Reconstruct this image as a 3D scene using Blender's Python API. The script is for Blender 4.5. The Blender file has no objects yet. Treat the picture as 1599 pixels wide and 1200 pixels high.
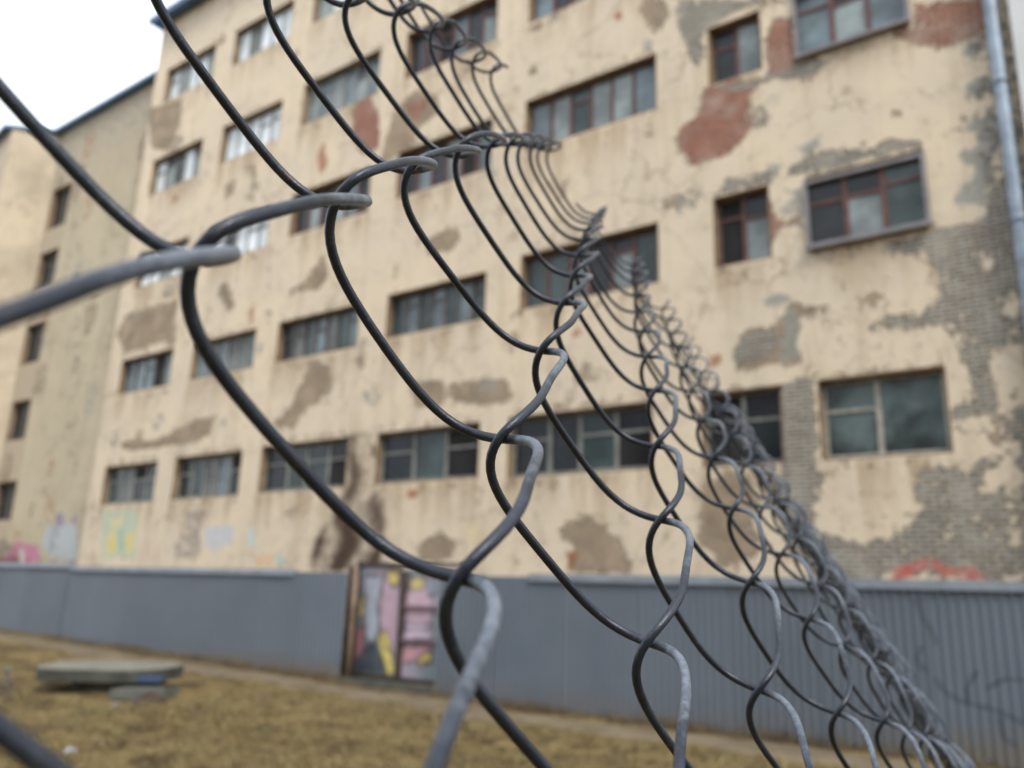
import bpy, math, random
import numpy as np
from math import radians, sin, cos, pi
random.seed(7); rng = np.random.default_rng(7)
scene = bpy.context.scene
# ------------------------------------------------------------------ camera
FPX = 1280.0; PITCH = radians(14.4); ROLL = radians(1.9)
CAM = np.array([0.0, 0.0, 1.6])
_up = np.array([0, -sin(PITCH), cos(PITCH)]); _rt = np.array([1.0, 0, 0])
AX = cos(ROLL) * _rt + sin(ROLL) * _up
AY = -sin(ROLL) * _rt + cos(ROLL) * _up
AZ = np.array([0, cos(PITCH), sin(PITCH)])
cam_d = bpy.data.cameras.new('camera'); cam = bpy.data.objects.new('camera', cam_d)
scene.collection.objects.link(cam); scene.camera = cam
from mathutils import Matrix, Vector
cam.matrix_world = Matrix(((AX[0], AY[0], -AZ[0], CAM[0]), (AX[1], AY[1], -AZ[1], CAM[1]), (AX[2], AY[2], -AZ[2], CAM[2]), (0, 0, 0, 1)))
cam_d.sensor_width = 36; cam_d.sensor_fit = 'HORIZONTAL'; cam_d.lens = FPX / 1599 * 36
cam_d.clip_start = 0.004; cam_d.clip_end = 500
cam_d.dof.use_dof = True; cam_d.dof.focus_distance = 0.205; cam_d.dof.aperture_fstop = 15.0
# ------------------------------------------------------------------ world (bright overcast) and sun
SUN_EL = radians(50); SUN_AZ = radians(150)      # compass style: 0 = +Y, clockwise
world = bpy.data.worlds.new('World'); scene.world = world; world.use_nodes = True
nt = world.node_tree; nt.nodes.clear()
wo = nt.nodes.new('ShaderNodeOutputWorld'); bg = nt.nodes.new('ShaderNodeBackground'); bg.inputs['Strength'].default_value = 0.1
sky = nt.nodes.new('ShaderNodeTexSky'); sky.sky_type = 'NISHITA'; sky.sun_disc = False
sky.sun_elevation = SUN_EL; sky.sun_rotation = SUN_AZ; sky.air_density = 1.5; sky.dust_density = 3.0
tc = nt.nodes.new('ShaderNodeTexCoord'); nz = nt.nodes.new('ShaderNodeTexNoise'); nz.inputs['Scale'].default_value = 1.6; nz.inputs['Detail'].default_value = 4
rp = nt.nodes.new('ShaderNodeValToRGB'); rp.color_ramp.elements[0].position = .3; rp.color_ramp.elements[1].position = .7
rp.color_ramp.elements[0].color = (7.4, 8.0, 9.2, 1); rp.color_ramp.elements[1].color = (14.5, 14.8, 15.2, 1)
mx = nt.nodes.new('ShaderNodeMix'); mx.data_type = 'RGBA'; mx.inputs[0].default_value = .85
nt.links.new(tc.outputs['Generated'], nz.inputs['Vector']); nt.links.new(nz.outputs['Fac'], rp.inputs['Fac'])
nt.links.new(sky.outputs['Color'], mx.inputs[6]); nt.links.new(rp.outputs['Color'], mx.inputs[7])
nt.links.new(mx.outputs[2], bg.inputs['Color']); nt.links.new(bg.outputs['Background'], wo.inputs['Surface'])
sun_d = bpy.data.lights.new('sun', 'SUN'); sun_d.energy = 2.0; sun_d.angle = radians(18); sun_d.color = (1.0, .95, .87)
sun = bpy.data.objects.new('sun', sun_d); scene.collection.objects.link(sun)
_sd = Vector((sin(SUN_AZ) * cos(SUN_EL), cos(SUN_AZ) * cos(SUN_EL), sin(SUN_EL)))
sun.rotation_euler = _sd.to_track_quat('Z', 'Y').to_euler(); sun.location = (0, 0, 40)
vs = scene.view_settings; vs.view_transform = 'Standard'; vs.look = 'None'; vs.exposure = 0.7; vs.gamma = 1.0; vs.use_curve_mapping = False
# ------------------------------------------------------------------ helpers
COL = scene.collection
def link_mesh(name, V, Fc, mats, parent=None, smooth=False, mi=None):
    me = bpy.data.meshes.new(name); me.from_pydata([tuple(map(float, v)) for v in V], [], [tuple(map(int, q)) for q in Fc])
    for m in (mats if isinstance(mats, (list, tuple)) else [mats]): me.materials.append(m)
    if mi is not None: me.polygons.foreach_set('material_index', np.array(mi, dtype=np.int32))
    if smooth: me.polygons.foreach_set('use_smooth', np.ones(len(me.polygons), dtype=bool))
    me.update()
    o = bpy.data.objects.new(name, me); COL.objects.link(o)
    if parent is not None: o.parent = parent
    return o
def thing(name, label, cat, loc=(0, 0, 0), rotz=0.0, group=None):
    o = bpy.data.objects.new(name, None); COL.objects.link(o); o.location = loc; o.rotation_euler = (0, 0, rotz)
    o.empty_display_size = .1
    return tag(o, label, cat, group)
def tag(o, label, cat, group=None):
    o['label'] = label; o['category'] = cat
    if group: o['group'] = group
    return o
class MB:
    def __init__(s): s.V = []; s.F = []; s.M = []
    def add(s, V, F, m=0):
        b = len(s.V); s.V += [tuple(v) for v in V]; s.F += [tuple(b + i for i in f) for f in F]; s.M += [m] * len(F)
    def box(s, x0, x1, y0, y1, z0, z1, m=0):
        V = [(x, y, z) for z in (z0, z1) for y in (y0, y1) for x in (x0, x1)]
        s.add(V, [(0, 2, 3, 1), (4, 5, 7, 6), (0, 1, 5, 4), (2, 6, 7, 3), (0, 4, 6, 2), (1, 3, 7, 5)], m)
    def prism(s, pts, z0, z1, m=0, jit=0):
        n = len(pts); V = [(x, y, z0) for x, y in pts] + [(x + random.uniform(-jit, jit), y + random.uniform(-jit, jit), z1 + random.uniform(-jit, jit)) for x, y in pts]
        s.add(V, [tuple(range(n))[::-1], tuple(range(n, 2 * n))] + [(i, (i + 1) % n, n + (i + 1) % n, n + i) for i in range(n)], m)
    def tube(s, P, r, k=8, m=0, cap=True):
        P = [Vector(p) for p in P]; R = r if isinstance(r, (list, tuple)) else [r] * len(P)
        V = []; F = []; t = (P[1] - P[0]).normalized(); a = t.orthogonal().normalized()
        for i, p in enumerate(P):
            t2 = (P[min(i + 1, len(P) - 1)] - P[max(i - 1, 0)]).normalized()
            a = (a - t2 * a.dot(t2)).normalized(); b = t2.cross(a)
            for q in range(k):
                w = 2 * pi * q / k; V.append(p + (a * cos(w) + b * sin(w)) * R[i])
        for i in range(len(P) - 1):
            for q in range(k): F.append((i * k + q, i * k + (q + 1) % k, (i + 1) * k + (q + 1) % k, (i + 1) * k + q))
        if cap: F += [tuple(range(k))[::-1], tuple((len(P) - 1) * k + q for q in range(k))]
        s.add(V, F, m)
    def build(s, name, mats, parent=None, smooth=False): return link_mesh(name, s.V, s.F, mats, parent, smooth, s.M)
# ---- node helpers
class NT:
    def __init__(s, name):
        s.m = bpy.data.materials.new(name); s.m.use_nodes = True; s.t = s.m.node_tree
        s.b = s.t.nodes['Principled BSDF']; s.co = s.t.nodes.new('ShaderNodeTexCoord').outputs['Object']
    def n(s, ty, **kw):
        o = s.t.nodes.new(ty)
        for k, v in kw.items():
            if hasattr(o, k): setattr(o, k, v)
            else: o.inputs[k.replace('_', ' ')].default_value = v
        return o
    def set(s, sock, v):
        if isinstance(v, bpy.types.NodeSocket): s.t.links.new(v, sock)
        else:
            if isinstance(v, tuple) and len(v) == 3 and sock.type == 'RGBA': v = v + (1,)
            sock.default_value = v
    def noise(s, scale, detail=5, rough=.6, vec=None, dist=0.0, stretch=None):
        o = s.n('ShaderNodeTexNoise'); o.inputs['Scale'].default_value = scale; o.inputs['Detail'].default_value = detail; o.inputs['Roughness'].default_value = rough; o.inputs['Distortion'].default_value = dist
        v = vec or s.co
        if stretch:
            mp = s.n('ShaderNodeMapping'); mp.inputs['Scale'].default_value = stretch; s.t.links.new(v, mp.inputs['Vector']); v = mp.outputs['Vector']
        s.t.links.new(v, o.inputs['Vector']); return o.outputs['Fac']
    def math(s, op, a, b=0.0, clamp=False):
        o = s.n('ShaderNodeMath'); o.operation = op; o.use_clamp = clamp; s.set(o.inputs[0], a); s.set(o.inputs[1], b); return o.outputs[0]
    def step(s, v, a, b):
        o = s.n('ShaderNodeMapRange'); o.interpolation_type = 'SMOOTHSTEP'; s.set(o.inputs['Value'], v); o.inputs['From Min'].default_value = a; o.inputs['From Max'].default_value = b; return o.outputs['Result']
    def mix(s, f, a, b, blend='MIX'):
        o = s.n('ShaderNodeMix'); o.data_type = 'RGBA'; o.blend_type = blend; s.set(o.inputs[0], f); s.set(o.inputs[6], a); s.set(o.inputs[7], b); return o.outputs[2]
    def attr(s, name, out='Fac'):
        o = s.n('ShaderNodeAttribute'); o.attribute_name = name; return o.outputs[out]
    def fin(s, col=None, rough=None, bump=None, bs=.3, bd=.02, metal=None, spec=None):
        if col is not None: s.set(s.b.inputs['Base Color'], col)
        if rough is not None: s.set(s.b.inputs['Roughness'], rough)
        if metal is not None: s.set(s.b.inputs['Metallic'], metal)
        if spec is not None: s.set(s.b.inputs['Specular IOR Level'], spec)
        if bump is not None:
            o = s.n('ShaderNodeBump'); o.inputs['Strength'].default_value = bs; o.inputs['Distance'].default_value = bd
            s.set(o.inputs['Height'], bump); s.t.links.new(o.outputs['Normal'], s.b.inputs['Normal'])
        return s.m
def simple(name, c, rough=.7, var=.25, scale=6.0, metal=0.0, bs=.15, bd=.01, dirt=None, stretch=None):
    k = NT(name); f = k.noise(scale, 6, .65, stretch=stretch); f2 = k.noise(scale * 7, 3, .6)
    lo = tuple(x * (1 - var) for x in c); hi = tuple(min(1, x * (1 + var)) for x in c)
    col = k.mix(k.step(f, .3, .7), lo, hi)
    if dirt: col = k.mix(k.math('MULTIPLY', k.step(k.noise(scale * 2.3, 7, .7), .5, .72), .8), col, dirt)
    return k.fin(col, rough, k.math('ADD', f, f2), bs, bd, metal)
# ------------------------------------------------------------------ building frame: u along facade, n towards viewer
FY = radians(-35.5)
FO = np.array([2.87661371, 15.73928504, 0.0]); FU = np.array([cos(FY), sin(FY), 0]); FN = np.array([sin(FY), -cos(FY), 0])
# local x = u (right), local y = depth into the building (-FN), z up
FROT = FY
def fw(u, z, d=0.0): return FO + FU * u - FN * d + np.array([0, 0, z])
GY = radians(-35.0)
GO = np.array([0.10785166, 12.49953471, 0.0]); GU = np.array([cos(GY), sin(GY), 0]); GN = np.array([sin(GY), -cos(GY), 0])
def inpoly(X, Y, poly):
    c = np.zeros(X.shape, bool); n = len(poly)
    for i in range(n):
        x1, y1 = poly[i]; x2, y2 = poly[(i + 1) % n]
        if y1 == y2: continue
        k = ((y1 > Y) != (y2 > Y)) & (X < (x2 - x1) * (Y - y1) / (y2 - y1) + x1); c ^= k
    return c
def sheet(name, us, zs, holes, mat, parent, attrs, d=0.0):
    """vertical wall sheet on a u/z grid with real openings; attrs: name -> array (nu,nz) or (nu,nz,4)"""
    nu, nz = len(us), len(zs)
    uc = (us[:-1] + us[1:]) / 2; zc = (zs[:-1] + zs[1:]) / 2
    keep = np.ones((nu - 1, nz - 1), bool)
    for (a, b, c, e) in holes: keep[np.ix_((uc > a) & (uc < b), (zc > c) & (zc < e))] = False
    U, Z = np.meshgrid(us, zs, indexing='ij')
    V = np.stack([U.ravel(), np.full(U.size, d), Z.ravel()], 1)
    I, J = np.nonzero(keep); a = I * nz + J
    Fc = np.stack([a, a + nz, a + nz + 1, a + 1], 1)
    me = bpy.data.meshes.new(name); me.vertices.add(len(V)); me.vertices.foreach_set('co', V.ravel())
    me.loops.add(Fc.size); me.loops.foreach_set('vertex_index', Fc.ravel().astype(np.int32)); me.polygons.add(len(Fc))
    me.polygons.foreach_set('loop_start', np.arange(0, Fc.size, 4, dtype=np.int32)); me.polygons.foreach_set('loop_total', np.full(len(Fc), 4, dtype=np.int32))
    me.materials.append(mat); me.update(calc_edges=True)
    for k, A in attrs.items():
        if A.ndim == 2: at = me.attributes.new(k, 'FLOAT', 'POINT'); at.data.foreach_set('value', A.astype(np.float32).ravel())
        else: at = me.attributes.new(k, 'FLOAT_COLOR', 'POINT'); at.data.foreach_set('color', A.astype(np.float32).ravel())
    o = bpy.data.objects.new(name, me); COL.objects.link(o); o.parent = parent
    return o
def grid_lines(a, b, step, must):
    L = set(np.round(np.arange(a, b, step), 3)) | {a, b} | set(must)
    L = sorted(L); out = [L[0]]
    ms = set(must) | {a, b}
    for v in L[1:]:
        if v - out[-1] < step * .3:
            if v in ms and out[-1] in ms: out.append(v)
            elif v in ms: out[-1] = v
        else: out.append(v)
    return np.array(sorted(set(out)))
def blur(A, n=1):
    for _ in range(n):
        B = np.pad(A, ((1, 1), (1, 1)) + ((0, 0),) * (A.ndim - 2), mode='edge')
        A = (B[1:-1, 1:-1] * 2 + B[:-2, 1:-1] + B[2:, 1:-1] + B[1:-1, :-2] + B[1:-1, 2:]) / 6
    return A
# measured surface features (metres on each wall) and the mesh lattice (tenths of a millimetre)
MAIN=[('g',[(0.64,14.41),(2.58,13.54),(1.91,13.53),(1.35,13.46),(1.17,13.21),(1.18,12.66),(0.92,12.6),(0.83,13.19),(0.65,13.59)]),('b',[(1.16,11.97),(1.86,12.02),(2.24,11.65),(2.1,11.49),(2.14,10.89),(2.0,10.58),(1.66,10.33),(0.91,10.26),(0.56,10.74),(0.54,11.2),(1.01,11.42)]),('g',[(1.16,11.97),(2.44,11.8),(3.01,11.87),(3.56,11.83),(3.6,11.57),(3.3,11.51),(2.93,11.54),(2.5,11.7),(1.98,11.68)]),('b',[(2.54,13.03),(3.1,12.94),(3.06,11.78),(2.48,11.86)]),('b',[(5.18,12.38),(6.22,11.92),(6.21,11.27),(5.86,11.22),(5.55,11.13),(5.26,11.37),(4.86,11.67),(4.76,11.87),(5.18,11.89)]),('l',[(5.85,11.1),(6.16,11.14),(6.17,10.9),(5.93,10.92)]),('l',[(5.83,10.38),(6.22,10.41),(6.23,10.19),(5.96,10.17)]),('l',[(5.86,9.65),(6.29,9.67),(6.36,9.3),(6.07,8.86),(5.98,8.47),(5.99,8.06),(5.71,8.04),(5.49,8.25),(5.61,8.51),(5.8,8.52),(5.92,8.78),(5.64,8.82),(5.59,9.12),(5.95,9.07),(6.07,9.36),(5.8,9.52)]),('g',[(5.26,9.57),(5.63,9.6),(5.6,9.46),(5.3,9.46)]),('g',[(2.71,9.62),(3.02,9.8),(3.61,9.76),(4.27,9.65),(4.7,9.7),(5.1,9.5),(5.14,9.36),(4.09,9.45),(3.12,9.38),(2.77,9.55)]),('g',[(1.26,9.54),(1.51,9.76),(2.47,9.69),(2.48,9.39)]),('l',[(2.35,9.81),(2.6,9.9),(2.75,9.65),(2.4,9.57)]),('l',[(2.74,10.07),(3.18,10.05),(3.4,10.22),(3.49,10.01),(3.15,9.87)]),('b',[(2.39,9.28),(2.54,8.57),(2.96,8.69),(3.04,8.51),(2.53,8.41),(2.27,7.95)]),('g',[(4.89,7.54),(5.18,7.86),(5.92,7.79),(6.18,8.41),(6.32,8.37),(6.79,7.74),(6.25,2.11),(5.53,2.1),(3.62,2.02),(2.92,2.12),(2.76,2.59),(2.91,2.83),(3.66,2.57),(4.01,2.67),(4.56,3.08),(4.41,3.5),(4.73,3.89),(5.08,3.72),(5.21,4.17),(5.12,4.7),(5.46,4.95),(5.31,5.74),(5.2,6.09),(4.82,6.08),(4.42,6.08),(3.86,6.17),(4.24,6.42),(4.84,6.37),(5.05,6.56),(5.18,6.99)]),('g',[(4.24,7.69),(5.06,7.8),(4.93,7.43),(4.28,7.58)]),('g',[(2.36,5.45),(3.04,5.51),(2.96,3.9),(3.15,3.75),(2.88,3.24),(2.74,2.27),(2.45,2.27),(2.28,3.15)]),('o',[(1.65,6.48),(1.84,6.61),(2.44,6.57),(2.58,6.89),(2.76,6.98),(2.98,6.82),(3.31,6.82),(3.39,6.6),(2.85,6.66),(2.71,6.13),(2.87,5.87),(2.46,5.8),(1.56,5.82)]),('l',[(2.58,6.89),(2.77,6.86),(2.77,6.12),(2.94,5.86),(2.41,5.86),(2.55,6.4)]),('g',[(1.65,6.44),(2.42,6.52),(2.43,6.23),(2.12,5.97),(1.6,5.86)]),('r',[(1.07,6.14),(1.39,6.18),(1.38,5.95),(1.1,5.91)]),('o',[(-21.3,19.3),(-18.8,18.75),(-18.69,17.74),(-19.29,16.86),(-20.38,17.3)]),('o',[(-20.85,10.19),(-20.28,10.81),(-18.49,10.73),(-17.27,10.73),(-17.3,9.31),(-20.19,9.29)]),('o',[(-11.86,9.85),(-10.98,10.11),(-10.26,10.78),(-9.94,10.09),(-10.39,9.76)]),('o',[(-10.68,7.03),(-10.24,7.67),(-9.57,7.33),(-9.38,6.79),(-9.83,6.43),(-10.43,6.25),(-10.8,5.75),(-11.79,5.91),(-11.1,6.35)]),('o',[(-19.79,6.1),(-17.17,6.06),(-15.56,6.45),(-14.39,6.53),(-14.58,5.88),(-16.06,5.71),(-18.93,5.77)]),('b',[(-9.57,15.34),(-8.99,15.5),(-8.47,14.65),(-8.36,13.56),(-9.04,13.57),(-9.51,14.27)]),('o',[(-7.9,14.62),(-7.1,14.98),(-6.33,14.54),(-6.07,14.02),(-6.88,13.72),(-7.18,13.19),(-7.77,13.14),(-8.23,12.93),(-8.19,13.75)]),('b',[(-7.53,14.53),(-6.96,14.73),(-6.55,14.42),(-7.02,13.96)]),('o',[(-6.46,10.29),(-5.67,10.54),(-5.2,10.26),(-5.38,9.87),(-6.25,9.89)]),('o',[(-2.3,2.92),(-1.59,3.22),(-1.23,3.09),(-0.94,2.77),(-0.52,2.23),(-0.69,2.1),(-2.1,2.08),(-1.76,2.47)]),('r',[(-2.02,2.47),(-1.81,2.5),(-1.77,2.19),(-1.98,2.15)]),('o',[(-6.06,2.63),(-5.35,2.94),(-4.89,2.65),(-5.06,2.26),(-5.95,2.31)]),('o',[(0.91,3.66),(1.56,3.92),(1.95,3.38),(1.68,2.49),(1.25,2.12),(1.12,2.47),(0.81,2.61)]),('s',[(-8.73,5.44),(-7.79,5.6),(-7.42,4.05),(-7.06,3.42),(-7.05,2.07),(-9.72,2.01),(-9.58,2.76),(-8.62,4.11)]),('s',[(-9.37,3.0),(-8.05,3.45),(-7.32,2.67),(-7.47,2.07),(-9.48,2.05)]),('r',[(-6.56,3.89),(-6.16,3.96),(-6.1,3.69),(-6.5,3.68)]),('o',[(-0.33,14.93),(0.33,14.63),(0.43,14.01),(0.09,13.76),(-0.25,14.3)]),('o',[(-3.41,14.14),(-3.15,14.33),(-3.03,14.0),(-3.29,13.91)]),('o',[(-3.38,15.42),(-3.01,15.37),(-2.91,15.15),(-3.25,15.18)]),('r',[(-10.98,14.14),(-10.74,14.64),(-10.43,13.53),(-10.81,13.48)]),('r',[(-0.95,14.81),(-0.72,14.78),(-0.69,14.42),(-0.92,14.48)]),('o',[(-15.15,10.84),(-14.63,10.84),(-14.07,9.89),(-14.36,9.77),(-14.87,10.24)]),('o',[(-15.51,14.41),(-14.9,14.43),(-14.87,13.89),(-15.34,13.9)]),('o',[(-5.39,6.39),(-3.71,6.37),(-3.51,5.75),(-4.22,5.77),(-5.26,5.94)]),('o',[(-6.62,6.54),(-5.6,6.58),(-5.36,5.92),(-6.36,5.87)]),('l',[(2.17,7.12),(2.77,7.21),(2.73,6.99),(2.28,6.94)]),('g',[(2.73,2.36),(3.66,2.59),(3.96,2.69),(4.03,2.28),(3.92,2.03),(2.76,2.01)])]
ISL=[[(5.75,5.62),(6.21,5.55),(6.2,4.58),(5.79,4.58)],[(5.16,4.46),(5.77,4.55),(5.82,4.02),(5.44,3.83),(5.18,3.64),(5.14,4.07)],[(5.77,7.22),(5.96,7.18),(5.92,6.95),(5.76,6.96)],[(6.04,6.37),(6.22,6.38),(6.21,6.13),(6.04,6.14)],[(5.83,4.12),(6.0,4.11),(5.85,2.57),(5.67,2.57),(5.79,3.04)],[(6.04,5.84),(6.16,5.82),(6.13,5.66),(6.01,5.68)],[(5.52,3.74),(5.73,3.68),(5.65,3.29),(5.52,3.35)]]
PAINT=[((0.42,0.56,0.44,0.75),[(-20.01,3.84),(-17.87,3.88),(-17.54,2.31),(-19.53,2.21)]),((0.72,0.6,0.2,0.85),[(-19.47,2.92),(-19.0,3.28),(-18.57,2.51),(-19.28,2.39)]),((0.72,0.6,0.2,0.85),[(-18.45,3.03),(-17.87,3.18),(-17.73,2.51),(-18.14,2.43)]),((0.72,0.64,0.28,0.7),[(-19.38,3.53),(-18.65,3.64),(-18.62,3.23),(-19.14,3.24)]),((0.2,0.5,0.42,0.8),[(-18.88,3.24),(-18.5,3.23),(-18.31,2.51),(-18.64,2.51)]),((0.16,0.15,0.14,0.6),[(-15.29,3.7),(-14.13,3.7),(-14.46,3.08),(-14.17,2.54),(-14.56,2.23),(-15.52,2.32),(-15.71,2.73),(-15.18,2.91)]),((0.5,0.56,0.66,0.8),[(-14.25,3.23),(-12.87,3.27),(-12.91,2.71),(-13.79,2.46),(-14.2,2.72)]),((0.5,0.62,0.62,0.8),[(-12.43,3.14),(-12.06,3.22),(-11.8,2.67),(-12.24,2.53)]),((0.72,0.4,0.15,0.7),[(-11.89,2.39),(-11.13,2.43),(-11.05,2.13),(-11.75,2.09)]),((0.35,0.62,0.52,0.7),[(-11.07,2.43),(-10.61,2.43),(-10.57,2.13),(-10.98,2.13)]),((0.75,0.62,0.25,0.45),[(-4.75,3.18),(-4.27,3.2),(-4.17,2.62),(-4.65,2.59)]),((0.5,0.3,0.22,0.4),[(-17.2,2.64),(-16.31,2.73),(-16.1,2.13),(-16.96,2.09)]),((0.5,0.3,0.22,0.35),[(-21.15,2.56),(-19.8,2.72),(-19.5,2.11),(-20.91,2.06)]),((0.6,0.07,0.05,0.9),[(3.89,1.98),(4.05,2.22),(4.36,2.28),(4.48,2.4),(4.73,2.36),(4.91,2.21),(5.26,2.19),(5.35,1.99),(5.11,1.98),(5.02,2.09),(4.79,2.04),(4.67,2.21),(4.49,2.18),(4.36,1.97)])]
WPAINT=[((0.5,0.1,0.28,0.8),[(-27.21,2.42),(-26.64,2.94),(-24.89,2.83),(-24.55,2.15),(-27.59,2.08)]),((0.6,0.6,0.66,0.7),[(-26.35,2.56),(-26.0,2.7),(-25.71,2.18),(-26.09,2.14)]),((0.42,0.5,0.56,0.85),[(-24.75,2.83),(-24.43,3.51),(-23.34,3.67),(-22.29,3.43),(-22.02,2.29),(-23.76,2.24)]),((0.2,0.15,0.36,0.8),[(-24.02,3.83),(-23.53,4.0),(-23.26,3.45),(-23.81,3.46)]),((0.2,0.15,0.36,0.8),[(-22.9,3.71),(-22.43,3.85),(-22.47,3.43)]),((0.12,0.1,0.09,0.7),[(-28.27,3.1),(-27.01,2.97),(-26.67,2.61),(-27.99,2.42)]),((0.2,0.14,0.13,0.6),[(-23.89,2.37),(-23.28,2.42),(-23.19,2.15),(-23.71,2.11)])]
SCR=[[(5.45,1.68),(5.49,1.5),(5.57,1.37),(5.6,1.24)],[(5.57,0.86),(5.64,0.75),(5.79,0.66),(5.87,0.65)],[(5.87,0.64),(5.86,0.8),(5.96,0.97)],[(5.79,0.66),(6.13,0.6),(6.34,0.5)],[(6.04,0.81),(6.22,0.92),(6.39,0.92)],[(6.13,0.54),(6.14,0.36),(6.24,0.28)],[(5.46,1.19),(5.39,1.06),(5.47,0.94)]]
GP=[((0.42,0.46,0.55,1),[(-3.4,1.83),(-2.92,1.84),(-2.97,1.2),(-2.96,0.78),(-3.13,0.67),(-3.31,0.92)]),((0.5,0.36,0.44,1),[(-2.93,1.92),(-2.34,1.9),(-2.42,0.51),(-2.81,0.69),(-3.04,1.3)]),((0.65,0.52,0.15,1),[(-2.88,1.89),(-2.57,2.05),(-2.58,1.68),(-2.76,1.68)]),((0.68,0.56,0.15,1),[(-3.03,0.86),(-2.77,0.96),(-2.51,0.31),(-2.68,0.23)]),((0.45,0.2,0.25,1),[(-3.55,0.91),(-3.29,1.03),(-3.29,0.5),(-3.5,0.46)]),((0.65,0.55,0.2,1),[(-3.53,1.41),(-3.31,1.51),(-3.36,1.1),(-3.48,1.13)]),((0.62,0.42,0.12,1),[(-3.38,2.18),(-3.11,2.25),(-2.94,2.07),(-3.24,2.03)]),((0.55,0.4,0.48,1),[(-2.39,1.84),(-1.8,1.8),(-1.8,1.0),(-2.37,0.97)]),((0.6,0.5,0.62,1),[(-2.41,1.07),(-1.78,1.1),(-1.79,0.85),(-2.39,0.84)]),((0.6,0.32,0.36,1),[(-2.44,0.73),(-1.76,0.77),(-1.76,0.51),(-2.44,0.46)]),((0.72,0.55,0.15,1),[(-2.09,0.53),(-1.83,0.7),(-1.71,0.51),(-2.01,0.42)]),((0.65,0.55,0.2,1),[(-2.33,1.79),(-1.99,1.87),(-2.04,1.62),(-2.29,1.62)]),((0.05,0.07,0.09,1),[(-3.58,0.25),(-3.18,0.72),(-3.04,0.78),(-2.71,0.23),(-3.65,0.17)]),((0.3,0.38,0.46,1),[(-1.94,1.8),(-1.75,1.8),(-1.73,1.55),(-1.92,1.54)])]
WPG = [0.01528, 0.0067, 0.00203, 0.00076, 0.87363, 0.67113, 0.00291, 0.00157, 0.75, -0.00057, 0.00198, 0.00128, -0.00147, 0.00248, -0.00158, 0.0005, 0.00381, -0.00078, 0.0004, -0.00021, 0.00066, -0.00083, -0.00416, 0.00076, -0.00208, -0.00104, 1e-05]
WPD = [['L', -1, 0, -3e-05, 0.00018, 0.00012], ['L', -1, 2, 0.00071, -0.00096, 5e-05], ['L', -1, 3, 0.00112, -0.00105, 0.00037], ['L', -1, 4, 0.00052, -0.00164, 4e-05], ['L', -1, 5, 0.0006, 0.00076, 0.00046], ['L', 0, -1, -0.00586, -0.00037, -0.00249], ['L', 0, 0, 0.00047, 0.00061, 0.00042], ['L', 0, 1, 0.00066, 0.0018, 0.00117], ['L', 0, 2, 0.00056, -0.00054, 0.00029], ['L', 0, 3, 0.00177, 0.00127, 0.00178], ['L', 1, -1, -0.0001, -2e-05, -0.00038], ['L', 1, 0, -0.00052, -5e-05, -0.00068], ['L', 1, 1, -0.00068, 0.00023, -0.00104], ['L', 1, 2, 0.00048, 0.00063, 0.00094], ['L', 2, 0, 0.00089, -0.00192, 0.00143], ['L', 2, 1, -0.00025, 0.00051, -0.00029], ['L', 2, 2, -0.00048, 0.00035, -0.00109], ['L', 2, 3, -0.00026, 0.0007, -0.0002], ['L', 3, 2, 0.00045, -0.00089, -0.00015], ['L', 3, 3, -3e-05, -0.00048, -0.00023], ['L', 4, 3, -0.00033, 0.00152, -8e-05], ['P', -1, 0, 0.00057], ['P', -1, 2, -2e-05], ['P', -1, 3, -0.00068], ['P', -1, 4, -0.00014], ['P', -1, 5, -0.00032], ['P', 0, -1, -0.00196], ['P', 0, 0, 0.00063], ['P', 0, 1, 0.00253], ['P', 0, 2, -0.00056], ['P', 0, 3, 0.0001], ['P', 1, 0, -0.00154], ['P', 1, 1, -0.00085], ['P', 1, 2, 0.00054], ['P', 2, 1, 0.00079], ['P', 2, 2, 0.00053], ['P', 2, 3, -9e-05], ['P', 3, 2, 0.00153], ['Q', -1, 5, 2e-05], ['Q', -1, 6, 0.00033], ['Q', 0, 0, 0.00022], ['Q', 0, 1, -0.00018], ['Q', 0, 2, 0.00028], ['Q', 0, 3, -0.00055], ['Q', 0, 4, -0.00011], ['Q', 1, 0, 0.00019], ['Q', 1, 1, 0.00187], ['Q', 1, 2, -0.00048], ['Q', 1, 3, -0.00034], ['Q', 2, 1, -0.00284], ['Q', 2, 2, 0.00068], ['Q', 2, 3, 0.00027], ['Q', 3, 3, -8e-05], ['Q', 3, 4, 0.00041], ['Q', 4, 4, 8e-05], ['R', -1, 5, -0.00144, -0.00071, 0.00086], ['R', -1, 6, -4e-05, -0.00095, -7e-05], ['R', 0, 0, -4e-05, 0.00045, 0.00016], ['R', 0, 1, 0.00029, 0.00014, -0.00015], ['R', 0, 2, -0.00034, 0.00063, 0.0005], ['R', 0, 3, -0.00029, 0.00041, 0.00036], ['R', 0, 4, -0.00062, -0.00026, 0.00058], ['R', 0, 5, -1e-05, 0.00014, 3e-05], ['R', 1, -1, 0.00047, 0.00059, 0.00072], ['R', 1, 0, -5e-05, -0.00061, -0.0001], ['R', 1, 1, 0.00056, 0.00066, -0.00061], ['R', 1, 2, -0.00041, -0.00028, 0.00046], ['R', 1, 3, -0.00022, 4e-05, 0.00051], ['R', 2, 0, 0.00048, 0.00133, 0.00072], ['R', 2, 1, 0.00095, 0.00124, -0.00168], ['R', 2, 2, 0.00046, 0.00056, -0.00069], ['R', 2, 3, -0.0001, -0.0012, -0.00015], ['R', 3, 1, -0.0002, -0.00069, -0.00029], ['R', 3, 2, 3e-05, -0.00117, -0.00072], ['R', 3, 3, -6e-05, -0.00085, -0.00024], ['R', 3, 4, 5e-05, 0.00017, -1e-05], ['R', 4, 2, -0.00012, -0.00051, -0.00014], ['R', 4, 4, 0.00012, 0.0006, -0.00017]]
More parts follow.
